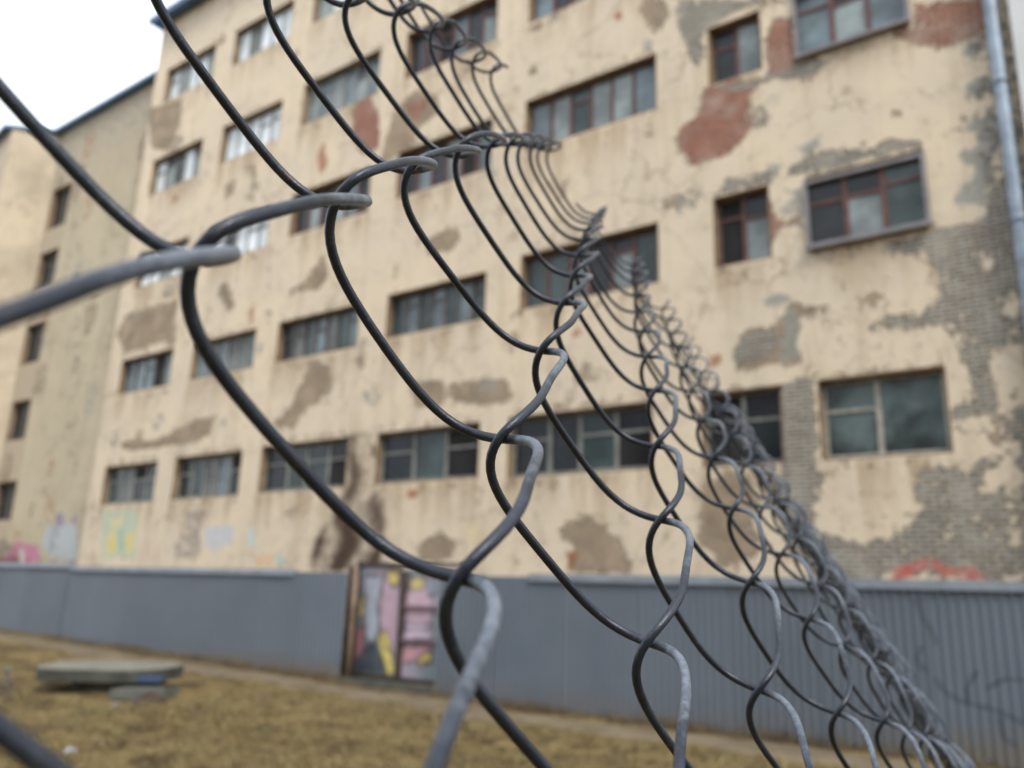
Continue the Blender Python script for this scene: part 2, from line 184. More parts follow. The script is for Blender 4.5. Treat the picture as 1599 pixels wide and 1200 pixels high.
NODES = "-9,0,-3756,-4932,143;-9,1,-3660,-5134,754;-8,-1,-3489,-4209,-351;-8,0,-3391,-4407,259;-8,1,-3296,-4609,869;-8,2,-3203,-4814,1479;-7,-2,-3225,-3491,-847;-7,-1,-3124,-3684,-235;-7,0,-3026,-3882,375;-7,1,-2932,-4083,985;-7,2,-2839,-4288,1594;-7,3,-2750,-4496,2203;-6,-3,-2964,-2779,-1343;-6,-2,-2860,-2967,-731;-6,-1,-2759,-3159,-120;-6,0,-2661,-3356,490;-6,1,-2566,-3557,1100;-6,2,-2475,-3763,1709;-6,3,-2386,-3971,2317;-6,4,-2300,-4179,2927;-5,-4,-2706,-2070,-1841;-5,-3,-2599,-2255,-1229;-5,-2,-2494,-2443,-617;-5,-1,-2393,-2633,-6;-5,0,-2295,-2829,605;-5,1,-2200,-3031,1214;-5,2,-2109,-3237,1822;-5,3,-2021,-3446,2431;-5,4,-1936,-3653,3040;-5,5,-1854,-3856,3653;-4,-5,-2449,-1362,-2341;-4,-4,-2340,-1546,-1729;-4,-3,-2233,-1732,-1117;-4,-2,-2128,-1918,-505;-4,-1,-2026,-2107,107;-4,0,-1928,-2302,718;-4,1,-1834,-2504,1327;-4,2,-1743,-2711,1935;-4,3,-1655,-2921,2543;-4,4,-1570,-3129,3152;-4,5,-1489,-3330,3765;-4,6,-1409,-3521,4381;-3,-6,-2192,-655,-2843;-3,-5,-2082,-839,-2231;-3,-4,-1973,-1023,-1619;-3,-3,-1866,-1208,-1006;-3,-2,-1760,-1394,-394;-3,-1,-1658,-1580,219;-3,0,-1559,-1773,830;-3,1,-1466,-1976,1439;-3,2,-1376,-2185,2046;-3,3,-1287,-2397,2652;-3,4,-1203,-2607,3260;-3,5,-1122,-2807,3872;-3,6,-1044,-2994,4490;-3,7,-962,-3172,5110;-2,-7,-1937,51,-3349;-2,-6,-1824,-132,-2737;-2,-5,-1714,-316,-2124;-2,-4,-1605,-500,-1511;-2,-3,-1498,-685,-897;-2,-2,-1392,-870,-284;-2,-1,-1288,-1054,330;-2,0,-1190,-1244,942;-2,1,-1099,-1447,1550;-2,2,-1009,-1659,2155;-2,3,-917,-1873,2759;-2,4,-834,-2087,3364;-2,5,-754,-2284,3975;-2,6,-678,-2469,4593;-2,7,-596,-2643,5214;-2,8,-507,-2809,5836;-1,-8,-1682,758,-3860;-1,-7,-1568,575,-3247;-1,-6,-1456,392,-2634;-1,-5,-1345,208,-2020;-1,-4,-1236,23,-1406;-1,-3,-1129,-162,-791;-1,-2,-1022,-346,-175;-1,-1,-917,-529,441;-1,0,-818,-712,1055;-1,1,-730,-919,1662;-1,2,-643,-1135,2264;-1,3,-547,-1342,2868;-1,4,-458,-1576,3459;-1,5,-382,-1760,4075;-1,6,-318,-1941,4692;-1,7,-229,-2115,5312;-1,8,-139,-2280,5936;-1,9,-47,-2442,6559;0,-9,-1429,1467,-4376;0,-8,-1313,1284,-3763;0,-7,-1199,1100,-3150;0,-6,-1087,916,-2536;0,-5,-976,732,-1922;0,-4,-868,546,-1306;0,-3,-760,361,-689;0,-2,-653,175,-71;0,-1,-547,-10,548;0,0,-440,-177,1172;0,1,-363,-392,1773;0,2,-280,-614,2369;0,3,-173,-826,2966;0,4,-84,-1035,3567;0,5,-6,-1228,4176;0,6,62,-1411,4791;0,7,142,-1578,5411;0,8,228,-1748,6031;0,9,320,-1911,6654;0,10,411,-2075,7276;1,-9,-1059,1993,-4285;1,-8,-944,1810,-3672;1,-7,-830,1626,-3059;1,-6,-718,1442,-2444;1,-5,-608,1257,-1829;1,-4,-499,1071,-1213;1,-3,-392,885,-595;1,-2,-287,698,23;1,-1,-184,510,644;1,0,-81,302,1263;1,1,-31,125,1875;1,2,104,-93,2466;1,3,206,-298,3064;1,4,286,-490,3669;1,5,366,-681,4277;1,6,440,-863,4889;1,7,512,-1038,5507;1,8,596,-1208,6125;1,9,685,-1375,6744;1,10,774,-1542,7365;1,11,852,-1710,7986;2,-9,-688,2519,-4199;2,-8,-573,2336,-3586;2,-7,-459,2152,-2972;2,-6,-348,1968,-2358;2,-5,-238,1783,-1743;2,-4,-131,1598,-1127;2,-3,-26,1412,-510;2,-2,77,1224,107;2,-1,175,1033,725;2,0,257,838,1344;2,1,327,625,1963;2,2,459,426,2556;2,3,562,236,3155;2,4,656,43,3757;2,5,732,-143,4366;2,6,801,-320,4980;2,7,877,-493,5596;2,8,963,-668,6212;2,9,1052,-839,6830;2,10,1138,-1009,7450;2,11,1212,-1177,8070;2,12,1272,-1346,8692;3,-9,-316,3045,-4115;3,-8,-201,2862,-3502;3,-7,-88,2678,-2889;3,-6,23,2494,-2275;3,-5,132,2310,-1661;3,-4,239,2125,-1046;3,-3,342,1939,-432;3,-2,442,1752,184;3,-1,537,1562,799;3,0,621,1367,1412;3,1,711,1165,2019;3,2,810,983,2623;3,3,947,782,3217;3,4,1038,589,3825;3,5,1108,406,4441;3,6,1176,227,5058;3,7,1251,50,5676;3,8,1335,-130,6293;3,9,1421,-305,6912;3,10,1503,-476,7533;3,11,1574,-645,8154;3,12,1630,-814,8775;3,13,1671,-979,9400;4,-9,58,3570,-4033;4,-8,173,3387,-3420;4,-7,286,3203,-2807;4,-6,397,3020,-2194;4,-5,505,2835,-1581;4,-4,611,2650,-968;4,-3,714,2464,-355;4,-2,813,2277,258;4,-1,908,2088,870;4,0,997,1894,1480;4,1,1091,1699,2086;4,2,1199,1509,2688;4,3,1307,1329,3291;4,4,1420,1131,3894;4,5,1499,948,4508;4,6,1565,777,5129;4,7,1637,583,5750;4,8,1713,402,6372;4,9,1794,226,6994;4,10,1871,54,7616;4,11,1936,-115,8239;4,12,1987,-281,8863;4,13,2026,-446,9487;4,14,2079,-608,10113;5,-9,434,4094,-3951;5,-8,549,3911,-3339;5,-7,662,3727,-2726;5,-6,773,3543,-2113;5,-5,882,3358,-1501;5,-4,987,3173,-888;5,-3,1090,2987,-276;5,-2,1190,2799,336;5,-1,1286,2609,946;5,0,1380,2415,1555;5,1,1478,2223,2161;5,2,1584,2033,2766;5,3,1698,1844,3370;5,4,1812,1654,3973;5,5,1881,1477,4592;5,6,1964,1295,5208;5,7,2024,1109,5833;5,8,2095,928,6456;5,9,2171,753,7080;5,10,2240,582,7704;5,11,2299,414,8329;5,12,2346,248,8954;5,13,2385,85,9580;5,14,2437,-76,10206;5,15,2489,-235,10834;6,-9,812,4617,-3868;6,-8,928,4432,-3256;6,-7,1041,4248,-2643;6,-6,1152,4064,-2030;6,-5,1261,3879,-1418;6,-4,1367,3693,-806;6,-3,1470,3506,-194;6,-2,1571,3318,418;6,-1,1669,3127,1028;6,0,1766,2934,1637;6,1,1866,2741,2245;6,2,1972,2551,2852;6,3,2082,2362,3459;6,4,2182,2178,4069;6,5,2270,1998,4682;6,6,2341,1813,5304;6,7,2409,1630,5925;6,8,2478,1450,6549;6,9,2548,1276,7173;6,10,2610,1107,7797;6,11,2662,940,8423;6,12,2705,775,9049;6,13,2745,613,9675;6,14,2797,453,10302;6,15,2848,295,10930;6,16,2899,138,11559;7,-8,1309,4952,-3171;7,-7,1423,4768,-2558;7,-6,1534,4583,-1945;7,-5,1643,4398,-1332;7,-4,1749,4211,-720;7,-3,1853,4023,-108;7,-2,1954,3834,504;7,-1,2054,3643,1115;7,0,2153,3450,1725;7,1,2254,3258,2335;7,2,2357,3068,2945;7,3,2461,2880,3555;7,4,2558,2696,4168;7,5,2646,2514,4784;7,6,2720,2331,5403;7,7,2790,2149,6024;7,8,2858,1972,6646;7,9,2925,1799,7270;7,10,2980,1630,7895;7,11,3026,1464,8520;7,12,3064,1300,9146;7,13,3105,1139,9773;7,14,3157,979,10401;7,15,3209,821,11029;7,16,3259,665,11658;7,17,3310,510,12287;8,-7,1807,5286,-2470;8,-6,1918,5101,-1857;8,-5,2027,4915,-1244;8,-4,2134,4727,-631;8,-3,2238,4539,-18;8,-2,2340,4349,594;8,-1,2440,4157,1206;8,0,2540,3965,1817;8,1,2640,3774,2428;8,2,2741,3584,3040;8,3,2841,3398,3653;8,4,2936,3213,4268;8,5,3021,3031,4885;8,6,3098,2849,5504;8,7,3169,2669,6125;8,8,3238,2492,6746;8,9,3299,2320,7369;8,10,3349,2152,7994;8,11,3389,1986,8619;8,12,3422,1824,9245;8,13,3465,1663,9873;8,14,3517,1503,10500;8,15,3569,1346,11129;8,16,3620,1190,11758;8,17,3670,1035,12388;8,18,3720,882,13018;9,-6,2304,5616,-1767;9,-5,2414,5430,-1153;9,-4,2520,5242,-540;9,-3,2624,5053,73;9,-2,2726,4863,686;9,-1,2827,4671,1298;9,0,2926,4480,1911;9,1,3026,4289,2523;9,2,3125,4101,3137;9,3,3222,3915,3751;9,4,3314,3731,4367;9,5,3399,3549,4985;9,6,3476,3368,5604;9,7,3548,3189,6225;9,8,3617,3013,6846;9,9,3673,2841,7469;9,10,3716,2673,8094;9,11,3751,2508,8719;9,12,3780,2345,9345;9,13,3825,2185,9973;9,14,3877,2026,10600;9,15,3929,1869,11229;9,16,3980,1713,11858;9,17,4031,1558,12488;9,18,4082,1405,13118;9,19,4132,1253,13749;10,-5,2801,5944,-1061;10,-4,2908,5756,-447;10,-3,3012,5566,166;10,-2,3114,5376,779;10,-1,3214,5185,1392;10,0,3313,4994,2006;10,1,3412,4804,2619;10,2,3509,4617,3233;10,3,3603,4431,3849;10,4,3693,4248,4466;10,5,3777,4066,5084;10,6,3855,3886,5704;10,7,3927,3708,6324;10,8,3997,3533,6946;10,9,4045,3361,7569;10,10,4082,3193,8194;10,11,4112,3029,8819;10,12,4135,2866,9445;10,13,4184,2706,10073;10,14,4237,2547,10701;10,15,4289,2390,11329;10,16,4340,2234,11958;10,17,4392,2080,12588;10,18,4443,1927,13218;10,19,4493,1775,13849;10,20,4543,1625,14480;11,-4,3297,6268,-353;11,-3,3401,6079,260;11,-2,3502,5888,874;11,-1,3602,5697,1487;11,0,3701,5507,2101;11,1,3798,5319,2715;11,2,3893,5132,3330;11,3,3986,4947,3947;11,4,4074,4764,4564;11,5,4157,4583,5183;11,6,4235,4403,5802;11,7,4308,4226,6423;11,8,4376,4052,7046;11,9,4416,3881,7669;11,10,4447,3713,8293;11,11,4471,3548,8919;11,12,4491,3386,9545;11,13,4543,3226,10173;11,14,4596,3067,10801;11,15,4648,2910,11429;11,16,4700,2755,12058;11,17,4752,2601,12688;11,18,4803,2448,13318;11,19,4854,2296,13949;11,20,4905,2145,14580;11,21,4954,1996,15211;12,-3,3790,6590,356;12,-2,3892,6400,969;12,-1,3991,6209,1583;12,0,4089,6020,2197;12,1,4185,5832,2812;12,2,4279,5646,3427;12,3,4370,5461,4044;12,4,4457,5279,4662;12,5,4539,5098,5281;12,6,4616,4920,5901;12,7,4689,4743,6522;12,8,4752,4570,7145;12,9,4786,4399,7768;12,10,4810,4232,8393;12,11,4827,4067,9018;12,12,4849,3905,9645;12,13,4901,3745,10272;12,14,4954,3586,10900;12,15,5006,3430,11529;12,16,5059,3274,12158;12,17,5111,3120,12788;12,18,5163,2967,13418;12,19,5215,2815,14049;12,20,5266,2665,14680;12,21,5316,2515,15311;12,22,5366,2367,15943;13,-2,4282,6911,1064;13,-1,4381,6721,1678;13,0,4478,6532,2293;13,1,4573,6344,2908;13,2,4666,6159,3524;13,3,4756,5975,4141;13,4,4841,5793,4759;13,5,4922,5613,5379;13,6,4999,5435,5999;13,7,5071,5260,6621;13,8,5128,5087,7243;13,9,5154,4916,7867;13,10,5172,4749,8492;13,11,5182,4585,9117;13,12,5206,4423,9744;13,13,5258,4263,10371;13,14,5311,4105,10999;13,15,5364,3948,11628;13,16,5417,3792,12257;13,17,5470,3638,12887;13,18,5522,3485,13517;13,19,5575,3334,14148;13,20,5626,3183,14779;13,21,5677,3034,15410;13,22,5728,2885,16042;13,23,5777,2738,16674;14,-1,4772,7231,1774;14,0,4869,7043,2388;14,1,4963,6856,3004;14,2,5054,6671,3620;14,3,5143,6488,4238;14,4,5227,6307,4856;14,5,5307,6127,5476;14,6,5383,5950,6097;14,7,5456,5775,6719;14,8,5502,5602,7341;14,9,5521,5433,7965;14,10,5531,5266,8590;14,11,5534,5102,9216;14,12,5562,4940,9843;14,13,5615,4780,10470;14,14,5668,4622,11098;14,15,5721,4465,11727;14,16,5774,4309,12356;14,17,5828,4155,12986;14,18,5881,4003,13616;14,19,5934,3851,14247;14,20,5986,3700,14878;14,21,6038,3551,15509;14,22,6089,3403,16141;14,23,6140,3255,16773;14,24,6189,3109,17405;15,0,5261,7553,2484;15,1,5354,7367,3100;15,2,5444,7182,3716;15,3,5531,7000,4334;15,4,5615,6819,4953;15,5,5694,6640,5573;15,6,5769,6464,6194;15,7,5841,6289,6816;15,8,5876,6117,7439;15,9,5886,5948,8063;15,10,5887,5782,8688;15,11,5883,5618,9314;15,12,5917,5456,9941;15,13,5970,5296,10568;15,14,6023,5138,11197;15,15,6077,4981,11825;15,16,6131,4826,12455;15,17,6185,4672,13084;15,18,6238,4519,13715;15,19,6292,4367,14345;15,20,6345,4217,14976;15,21,6398,4067,15608;15,22,6450,3919,16239;15,23,6501,3772,16871;15,24,6551,3625,17504;15,25,6601,3480,18136;16,1,5747,7876,3195;16,2,5836,7692,3812;16,3,5922,7510,4430;16,4,6004,7330,5050;16,5,6082,7152,5670;16,6,6157,6976,6291;16,7,6228,6802,6913;16,8,6247,6631,7537;16,9,6248,6462,8161;16,10,6241,6296,8786;16,11,6228,6132,9412;16,12,6271,5971,10039;16,13,6324,5811,10666;16,14,6378,5653,11295;16,15,6432,5496,11923;16,16,6486,5341,12553;16,17,6541,5187,13183;16,18,6595,5034,13813;16,19,6649,4883,14443;16,20,6703,4732,15074;16,21,6756,4583,15706;16,22,6809,4434,16337;16,23,6861,4287,16969;16,24,6913,4141,17602;16,25,6963,3995,18234;16,26,7013,3850,18867;17,2,6229,8201,3908;17,3,6314,8020,4526;17,4,6395,7840,5146;17,5,6472,7663,5766;17,6,6546,7488,6388;17,7,6616,7314,7010;17,8,6617,7144,7634;17,9,6608,6975,8258;17,10,6592,6809,8883;17,11,6571,6646,9509;17,12,6624,6484,10136;17,13,6677,6325,10764;17,14,6732,6167,11392;17,15,6786,6010,12021;17,16,6841,5855,12650;17,17,6896,5701,13280;17,18,6951,5549,13910;17,19,7005,5397,14541;17,20,7060,5247,15172;17,21,7114,5097,15803;17,22,7168,4949,16435;17,23,7221,4801,17067;17,24,7273,4655,17699;17,25,7325,4509,18332;17,26,7375,4364,18964;17,27,7425,4220,19597;18,3,6708,8528,4621;18,4,6787,8349,5241;18,5,6864,8173,5862;18,6,6937,7998,6484;18,7,6995,7825,7107;18,8,6985,7655,7730;18,9,6966,7487,8355;18,10,6939,7322,8980;18,11,6923,7159,9607;18,12,6976,6997,10234;18,13,7030,6838,10861;18,14,7084,6680,11490;18,15,7139,6524,12118;18,16,7194,6369,12748;18,17,7250,6215,13378;18,18,7305,6062,14008;18,19,7361,5911,14638;18,20,7416,5760,15269;18,21,7471,5611,15901;18,22,7525,5462,16532;18,23,7579,5314,17164;18,24,7632,5168,17796;18,25,7685,5022,18429;18,26,7737,4877,19061;18,27,7787,4732,19694;18,28,7837,4587,20327;19,4,7182,8857,5336;19,5,7257,8681,5958;19,6,7329,8507,6580;19,7,7372,8335,7202;19,8,7351,8166,7826;19,9,7320,7998,8451;19,10,7283,7833,9077;19,11,7273,7670,9703;19,12,7327,7509,10330;19,13,7381,7350,10958;19,14,7436,7192,11586;19,15,7491,7036,12215;19,16,7547,6881,12845;19,17,7603,6727,13475;19,18,7659,6575,14105;19,19,7715,6423,14735;19,20,7770,6273,15366;19,21,7826,6123,15998;19,22,7881,5974,16629;19,23,7936,5827,17261;19,24,7990,5680,17893;19,25,8044,5534,18525;19,26,8097,5388,19158;19,27,8148,5243,19791;19,28,8199,5098,20424;19,29,8249,4954,21057;20,5,7652,9188,6052;20,6,7723,9015,6675;20,7,7747,8844,7298;20,8,7713,8675,7922;20,9,7671,8508,8547;20,10,7623,8344,9173;20,11,7622,8181,9799;20,12,7676,8020,10427;20,13,7731,7861,11055;20,14,7786,7704,11683;20,15,7842,7548,12312;20,16,7898,7393,12941;20,17,7955,7239,13571;20,18,8011,7087,14201;20,19,8068,6935,14832;20,20,8124,6784,15463;20,21,8180,6635,16094;20,22,8236,6486,16726;20,23,8292,6338,17358;20,24,8347,6191,17990;20,25,8401,6045,18622;20,26,8455,5899,19254;20,27,8508,5754,19887;20,28,8560,5609,20520;20,29,8611,5464,21153;20,30,8662,5320,21786;21,6,8119,9522,6770;21,7,8119,9352,7393;21,8,8073,9183,8017;21,9,8019,9017,8643;21,10,7960,8853,9269;21,11,7971,8691,9895;21,12,8025,8531,10523;21,13,8080,8372,11151;21,14,8136,8214,11779;21,15,8192,8058,12408;21,16,8249,7904,13038;21,17,8306,7750,13667;21,18,8363,7598,14298;21,19,8420,7446,14928;21,20,8477,7295,15559;21,21,8534,7146,16190;21,22,8590,6997,16822;21,23,8647,6849,17454;21,24,8703,6702,18086;21,25,8758,6555,18718;21,26,8812,6409,19350;21,27,8866,6264,19983;21,28,8920,6119,20616;21,29,8972,5974,21248;21,30,9023,5829,21881;21,31,9074,5685,22514;22,7,8490,9858,7488;22,8,8429,9691,8112;22,9,8363,9525,8738;22,10,8292,9362,9364;22,11,8318,9200,9991;22,12,8373,9040,10618;22,13,8428,8881,11246;22,14,8485,8724,11875;22,15,8541,8568,12504;22,16,8599,8414,13134;22,17,8656,8260,13763;22,18,8713,8108,14394;22,19,8771,7956,15024;22,20,8829,7806,15655;22,21,8886,7656,16286;22,22,8943,7507,16918;22,23,9000,7359,17550;22,24,9057,7212,18182;22,25,9113,7065,18814;22,26,9169,6919,19446;22,27,9223,6773,20079;22,28,9278,6628,20711;22,29,9331,6483,21344;22,30,9384,6339,21977;22,31,9435,6194,22610;22,32,9486,6050,23243;23,8,8783,10197,8207;23,9,8703,10032,8833;23,10,8619,9869,9459;23,11,8665,9708,10086;23,12,8720,9548,10714;23,13,8776,9390,11342;23,14,8833,9233,11971;23,15,8890,9078,12600;23,16,8947,8923,13229;23,17,9005,8770,13859;23,18,9063,8617,14489;23,19,9121,8466,15120;23,20,9179,8315,15751;23,21,9237,8165,16382;23,22,9295,8016,17014;23,23,9353,7868,17645;23,24,9410,7721,18277;23,25,9467,7574,18910;23,26,9523,7428,19542;23,27,9579,7282,20174;23,28,9634,7137,20807;23,29,9689,6992,21440;23,30,9742,6847,22073;23,31,9795,6703,22705;23,32,9847,6559,23339;23,33,9898,6415,23972;24,9,9039,10539,8927;24,10,8956,10376,9554;24,11,9010,10215,10181;24,12,9066,10056,10809;24,13,9123,9898,11437;24,14,9180,9741,12066;24,15,9237,9586,12695;24,16,9295,9432,13325;24,17,9353,9278,13955;24,18,9412,9126,14585;24,19,9471,8975,15216;24,20,9529,8824,15847;24,21,9588,8674,16478;24,22,9646,8525,17109;24,23,9704,8377,17741;24,24,9762,8229,18373;24,25,9820,8082,19005;24,26,9877,7936,19637;24,27,9934,7790,20270;24,28,9990,7645,20902;24,29,10045,7500,21535;24,30,10100,7355,22168;24,31,10154,7211,22801;24,32,10207,7067,23434;25,10,9300,10882,9648;25,11,9355,10722,10275;25,12,9411,10563,10903;25,13,9468,10405,11532;25,14,9526,10249,12161;25,15,9584,10094,12790;25,16,9642,9940,13420;25,17,9701,9786,14050;25,18,9760,9634,14680;25,19,9819,9483,15311;25,20,9878,9332,15942;25,21,9937,9182,16573;25,22,9996,9033,17205;25,23,10055,8885,17836;25,24,10114,8738,18468;25,25,10172,8590,19100;25,26,10230,8444,19733;25,27,10287,8298,20365;25,28,10344,8153,20998;25,29,10400,8008,21630;25,30,10456,7863,22263;25,31,10511,7719,22896;26,11,9699,11228,10370;26,12,9756,11069,10998;26,13,9814,10912,11627;26,14,9871,10756,12256;26,15,9930,10601,12885;26,16,9989,10447,13515;26,17,10048,10294,14145;26,18,10107,10142,14775;26,19,10167,9990,15406;26,20,10226,9840,16037;26,21,10286,9690,16668;26,22,10345,9541,17300;26,23,10405,9393,17931;26,24,10464,9245,18563;26,25,10523,9098,19195;26,26,10581,8951,19828;26,27,10639,8806,20460;26,28,10697,8660,21093;26,29,10754,8515,21725;26,30,10811,8370,22358;27,12,10100,11575,11092;27,13,10158,11418,11721;27,14,10216,11262,12350;27,15,10275,11107,12980;27,16,10334,10954,13610;27,17,10394,10801,14240;27,18,10454,10649,14870;27,19,10514,10497,15501;27,20,10574,10347,16132;27,21,10634,10197,16763;27,22,10694,10048,17395;27,23,10754,9900,18026;27,24,10813,9752,18658;27,25,10873,9605,19290;27,26,10932,9458,19923;27,27,10991,9312,20555;27,28,11049,9167,21188;27,29,11107,9022,21820;28,13,10502,11923,11815;28,14,10561,11768,12445;28,15,10620,11613,13074;28,16,10680,11460,13704;28,17,10739,11307,14334;28,18,10800,11155,14965;28,19,10860,11004,15596;28,20,10920,10854,16227;28,21,10981,10704,16858;28,22,11041,10555,17489;28,23,11101,10406,18121;28,24,11162,10259,18753;28,25,11222,10111,19385;28,26,11281,9965,20017;28,27,11341,9819,20650;28,28,11400,9673,21282;29,14,10905,12273,12539;29,15,10964,12119,13169;29,16,11024,11965,13799;29,17,11084,11813,14429;29,18,11145,11661,15060;29,19,11205,11510,15690;29,20,11266,11360,16321;29,21,11327,11210,16953;29,22,11388,11061,17584;29,23,11449,10912,18216;29,24,11509,10765,18848;29,25,11570,10617,19480;29,26,11630,10471,20112;29,27,11690,10325,20744;30,15,11308,12623,13263;30,16,11368,12470,13893;30,17,11429,12318,14523;30,18,11490,12166,15154;30,19,11551,12015,15785;30,20,11612,11865,16416;30,21,11673,11715,17047;30,22,11734,11566,17679;30,23,11795,11418,18310;30,24,11856,11270,18942;30,25,11917,11123,19574;30,26,11978,10976,20206;31,16,11712,12975,13987;31,17,11773,12823,14618;31,18,11834,12671,15248;31,19,11895,12520,15879;31,20,11956,12370,16510;31,21,12018,12221,17141;31,22,12079,12072,17773;31,23,12141,11923,18405;31,24,12202,11775,19036;31,25,12264,11628,19668;32,17,12116,13327,14712;32,18,12177,13176,15342;32,19,12239,13025,15973;32,20,12301,12875,16604;32,21,12362,12725,17236;32,22,12424,12576,17867;32,23,12486,12428,18499;32,24,12548,12280,19131;33,18,12520,13680,15436;33,19,12582,13529,16067;33,20,12644,13379,16698;33,21,12706,13229,17330;33,22,12769,13080,17961;33,23,12831,12932,18593;34,19,12925,14033,16161;34,20,12988,13883,16792;34,21,13050,13733,17424;34,22,13112,13584,18055;35,20,13330,14386,16886;35,21,13393,14237,17518"
# ------------------------------------------------------------------ materials
def plaster_mat(name, base, base2, brick_r, brick_g, wingtint=None):
    k = NT(name)
    big = k.noise(.35, 4, .6); mid = k.noise(1.6, 6, .65); fine = k.noise(14, 5, .7); edge = k.noise(3.2, 7, .72); e2 = k.noise(11, 4, .7)
    streak = k.noise(1.0, 6, .65, stretch=(2.2, 2.2, .22))
    col = k.mix(k.step(big, .35, .65), base, base2)
    col = k.mix(k.math('MULTIPLY', k.step(mid, .46, .7), .45), col, tuple(c * .74 for c in base))
    blot = k.noise(5.5, 7, .75, dist=.6)
    col = k.mix(k.math('MULTIPLY', k.step(blot, .56, .68), .45), col, (base[0] * .55, base[1] * .5, base[2] * .45))
    crack = k.n('ShaderNodeTexVoronoi'); crack.feature = 'DISTANCE_TO_EDGE'; crack.inputs['Scale'].default_value = .55
    wv = k.n('ShaderNodeVectorMath'); wv.operation = 'ADD'; nn_ = k.n('ShaderNodeTexNoise'); nn_.inputs['Scale'].default_value = 2.2; nn_.inputs['Detail'].default_value = 5; k.t.links.new(k.co, nn_.inputs['Vector']); k.t.links.new(k.co, wv.inputs[0]); k.t.links.new(nn_.outputs['Color'], wv.inputs[1]); k.t.links.new(wv.outputs[0], crack.inputs['Vector'])
    cr = k.math('MULTIPLY', k.step(crack.outputs['Distance'], .022, .004), k.step(big, .42, .6))
    col = k.mix(k.math('MULTIPLY', cr, .6), col, (base[0] * .35, base[1] * .3, base[2] * .26))
    col = k.mix(k.math('MULTIPLY', k.math('MULTIPLY', k.attr('tint'), k.step(streak, .38, .6)), .75), col, (base[0] * .5, base[1] * .42, base[2] * .34)) if not wingtint else col
    col = k.mix(k.math('MULTIPLY', k.step(streak, .50, .68), .40), col, (base[0] * .62, base[1] * .58, base[2] * .52))
    col = k.mix(k.math('MULTIPLY', k.step(fine, .55, .8), .18), col, (base[0] * .6, base[1] * .55, base[2] * .5))
    if wingtint: col = k.mix(k.attr('tint'), col, wingtint)
    def cov(name, amp=2.3):
        n = k.math('ADD', k.math('MULTIPLY', k.math('SUBTRACT', edge, .5), amp), k.math('MULTIPLY', k.math('SUBTRACT', e2, .5), amp * .85))
        return k.step(k.math('ADD', k.attr(name), n), .42, .56)
    # brick courses
    br = k.n('ShaderNodeTexBrick'); mp = k.n('ShaderNodeMapping'); mp.inputs['Rotation'].default_value = (radians(-90), 0, 0)
    k.t.links.new(k.co, mp.inputs['Vector']); k.t.links.new(mp.outputs['Vector'], br.inputs['Vector'])
    br.inputs['Scale'].default_value = 1.0; br.inputs['Brick Width'].default_value = .26; br.inputs['Row Height'].default_value = .078
    br.inputs['Mortar Size'].default_value = .012; br.inputs['Mortar Smooth'].default_value = .3; br.inputs['Bias'].default_value = 0
    br.inputs['Color1'].default_value = (*brick_r[0], 1); br.inputs['Color2'].default_value = (*brick_r[1], 1); br.inputs['Mortar'].default_value = (*brick_g[1], 1)
    redn = k.step(k.math('ADD', k.attr('red'), k.math('MULTIPLY', k.math('SUBTRACT', mid, .5), 1.2)), .4, .7)
    br2 = k.n('ShaderNodeTexBrick'); k.t.links.new(mp.outputs['Vector'], br2.inputs['Vector'])
    for a in ('Scale', 'Brick Width', 'Row Height', 'Mortar Size', 'Mortar Smooth', 'Bias'): br2.inputs[a].default_value = br.inputs[a].default_value
    br2.inputs['Color1'].default_value = (*brick_g[0], 1); br2.inputs['Color2'].default_value = (*[c * .72 for c in brick_g[0]], 1); br2.inputs['Mortar'].default_value = (.12, .105, .09, 1)
    bcol = k.mix(redn, br2.outputs['Color'], br.outputs['Color'])
    bcol = k.mix(k.math('MULTIPLY', k.step(mid, .45, .7), .45), bcol, tuple(c * 1.25 for c in brick_g[0]))
    bcol = k.mix(k.math('MULTIPLY', k.step(e2, .5, .75), .5), bcol, (.07, .06, .052))
    old = cov('old'); peel = cov('peel'); lt = cov('lt'); rs = cov('rust', 1.4)
    # old scratch coat
    col = k.mix(k.math('MULTIPLY', old, .88), col, k.mix(k.step(mid, .35, .7), (.20, .15, .105), (.37, .285, .20)))
    col = k.mix(k.math('MULTIPLY', lt, .8), col, k.mix(k.step(e2, .35, .65), (.21, .215, .20), (.33, .34, .31)))
    col = k.mix(peel, col, bcol)
    col = k.mix(k.math('MULTIPLY', rs, .75), col, (.32, .12, .055))
    # paint and soot
    pa = k.mix(k.math('MULTIPLY', k.step(k.noise(6, 5, .7), .4, .65), .55), k.attr('paint', 'Color'), (.45, .40, .36)); al = k.n('ShaderNodeAttribute'); al.attribute_name = 'paint'
    am = k.math('MULTIPLY', al.outputs['Alpha'], k.step(k.math('ADD', k.math('ADD', k.math('MULTIPLY', edge, 1.3), k.math('MULTIPLY', e2, .8)), k.math('MULTIPLY', al.outputs['Alpha'], .5)), 1.12, 1.4))
    col = k.mix(am, col, pa)
    col = k.mix(k.math('MULTIPLY', k.math('MULTIPLY', k.attr('soot'), k.step(k.math('ADD', k.math('MULTIPLY', edge, 1.7), k.math('MULTIPLY', k.attr('soot'), .6)), .75, 1.3)), 1.25, True), col, (.075, .05, .036))
    h = k.math('SUBTRACT', k.math('MULTIPLY', fine, .25), k.math('MULTIPLY', k.math('MAXIMUM', peel, k.math('MULTIPLY', old, .6)), 1.0))
    h = k.math('ADD', h, k.math('MULTIPLY', k.math('MULTIPLY', br2.outputs['Fac'], peel), -.5))
    return k.fin(col, .92, h, 1.0, .055, spec=.2)
CREAM = (.71, .60, .45); CREAM2 = (.64, .555, .435)
M_main = plaster_mat('cream_plaster', CREAM, CREAM2, [(.36, .115, .065), (.24, .075, .045)], [(.40, .37, .315), (.36, .32, .26)])
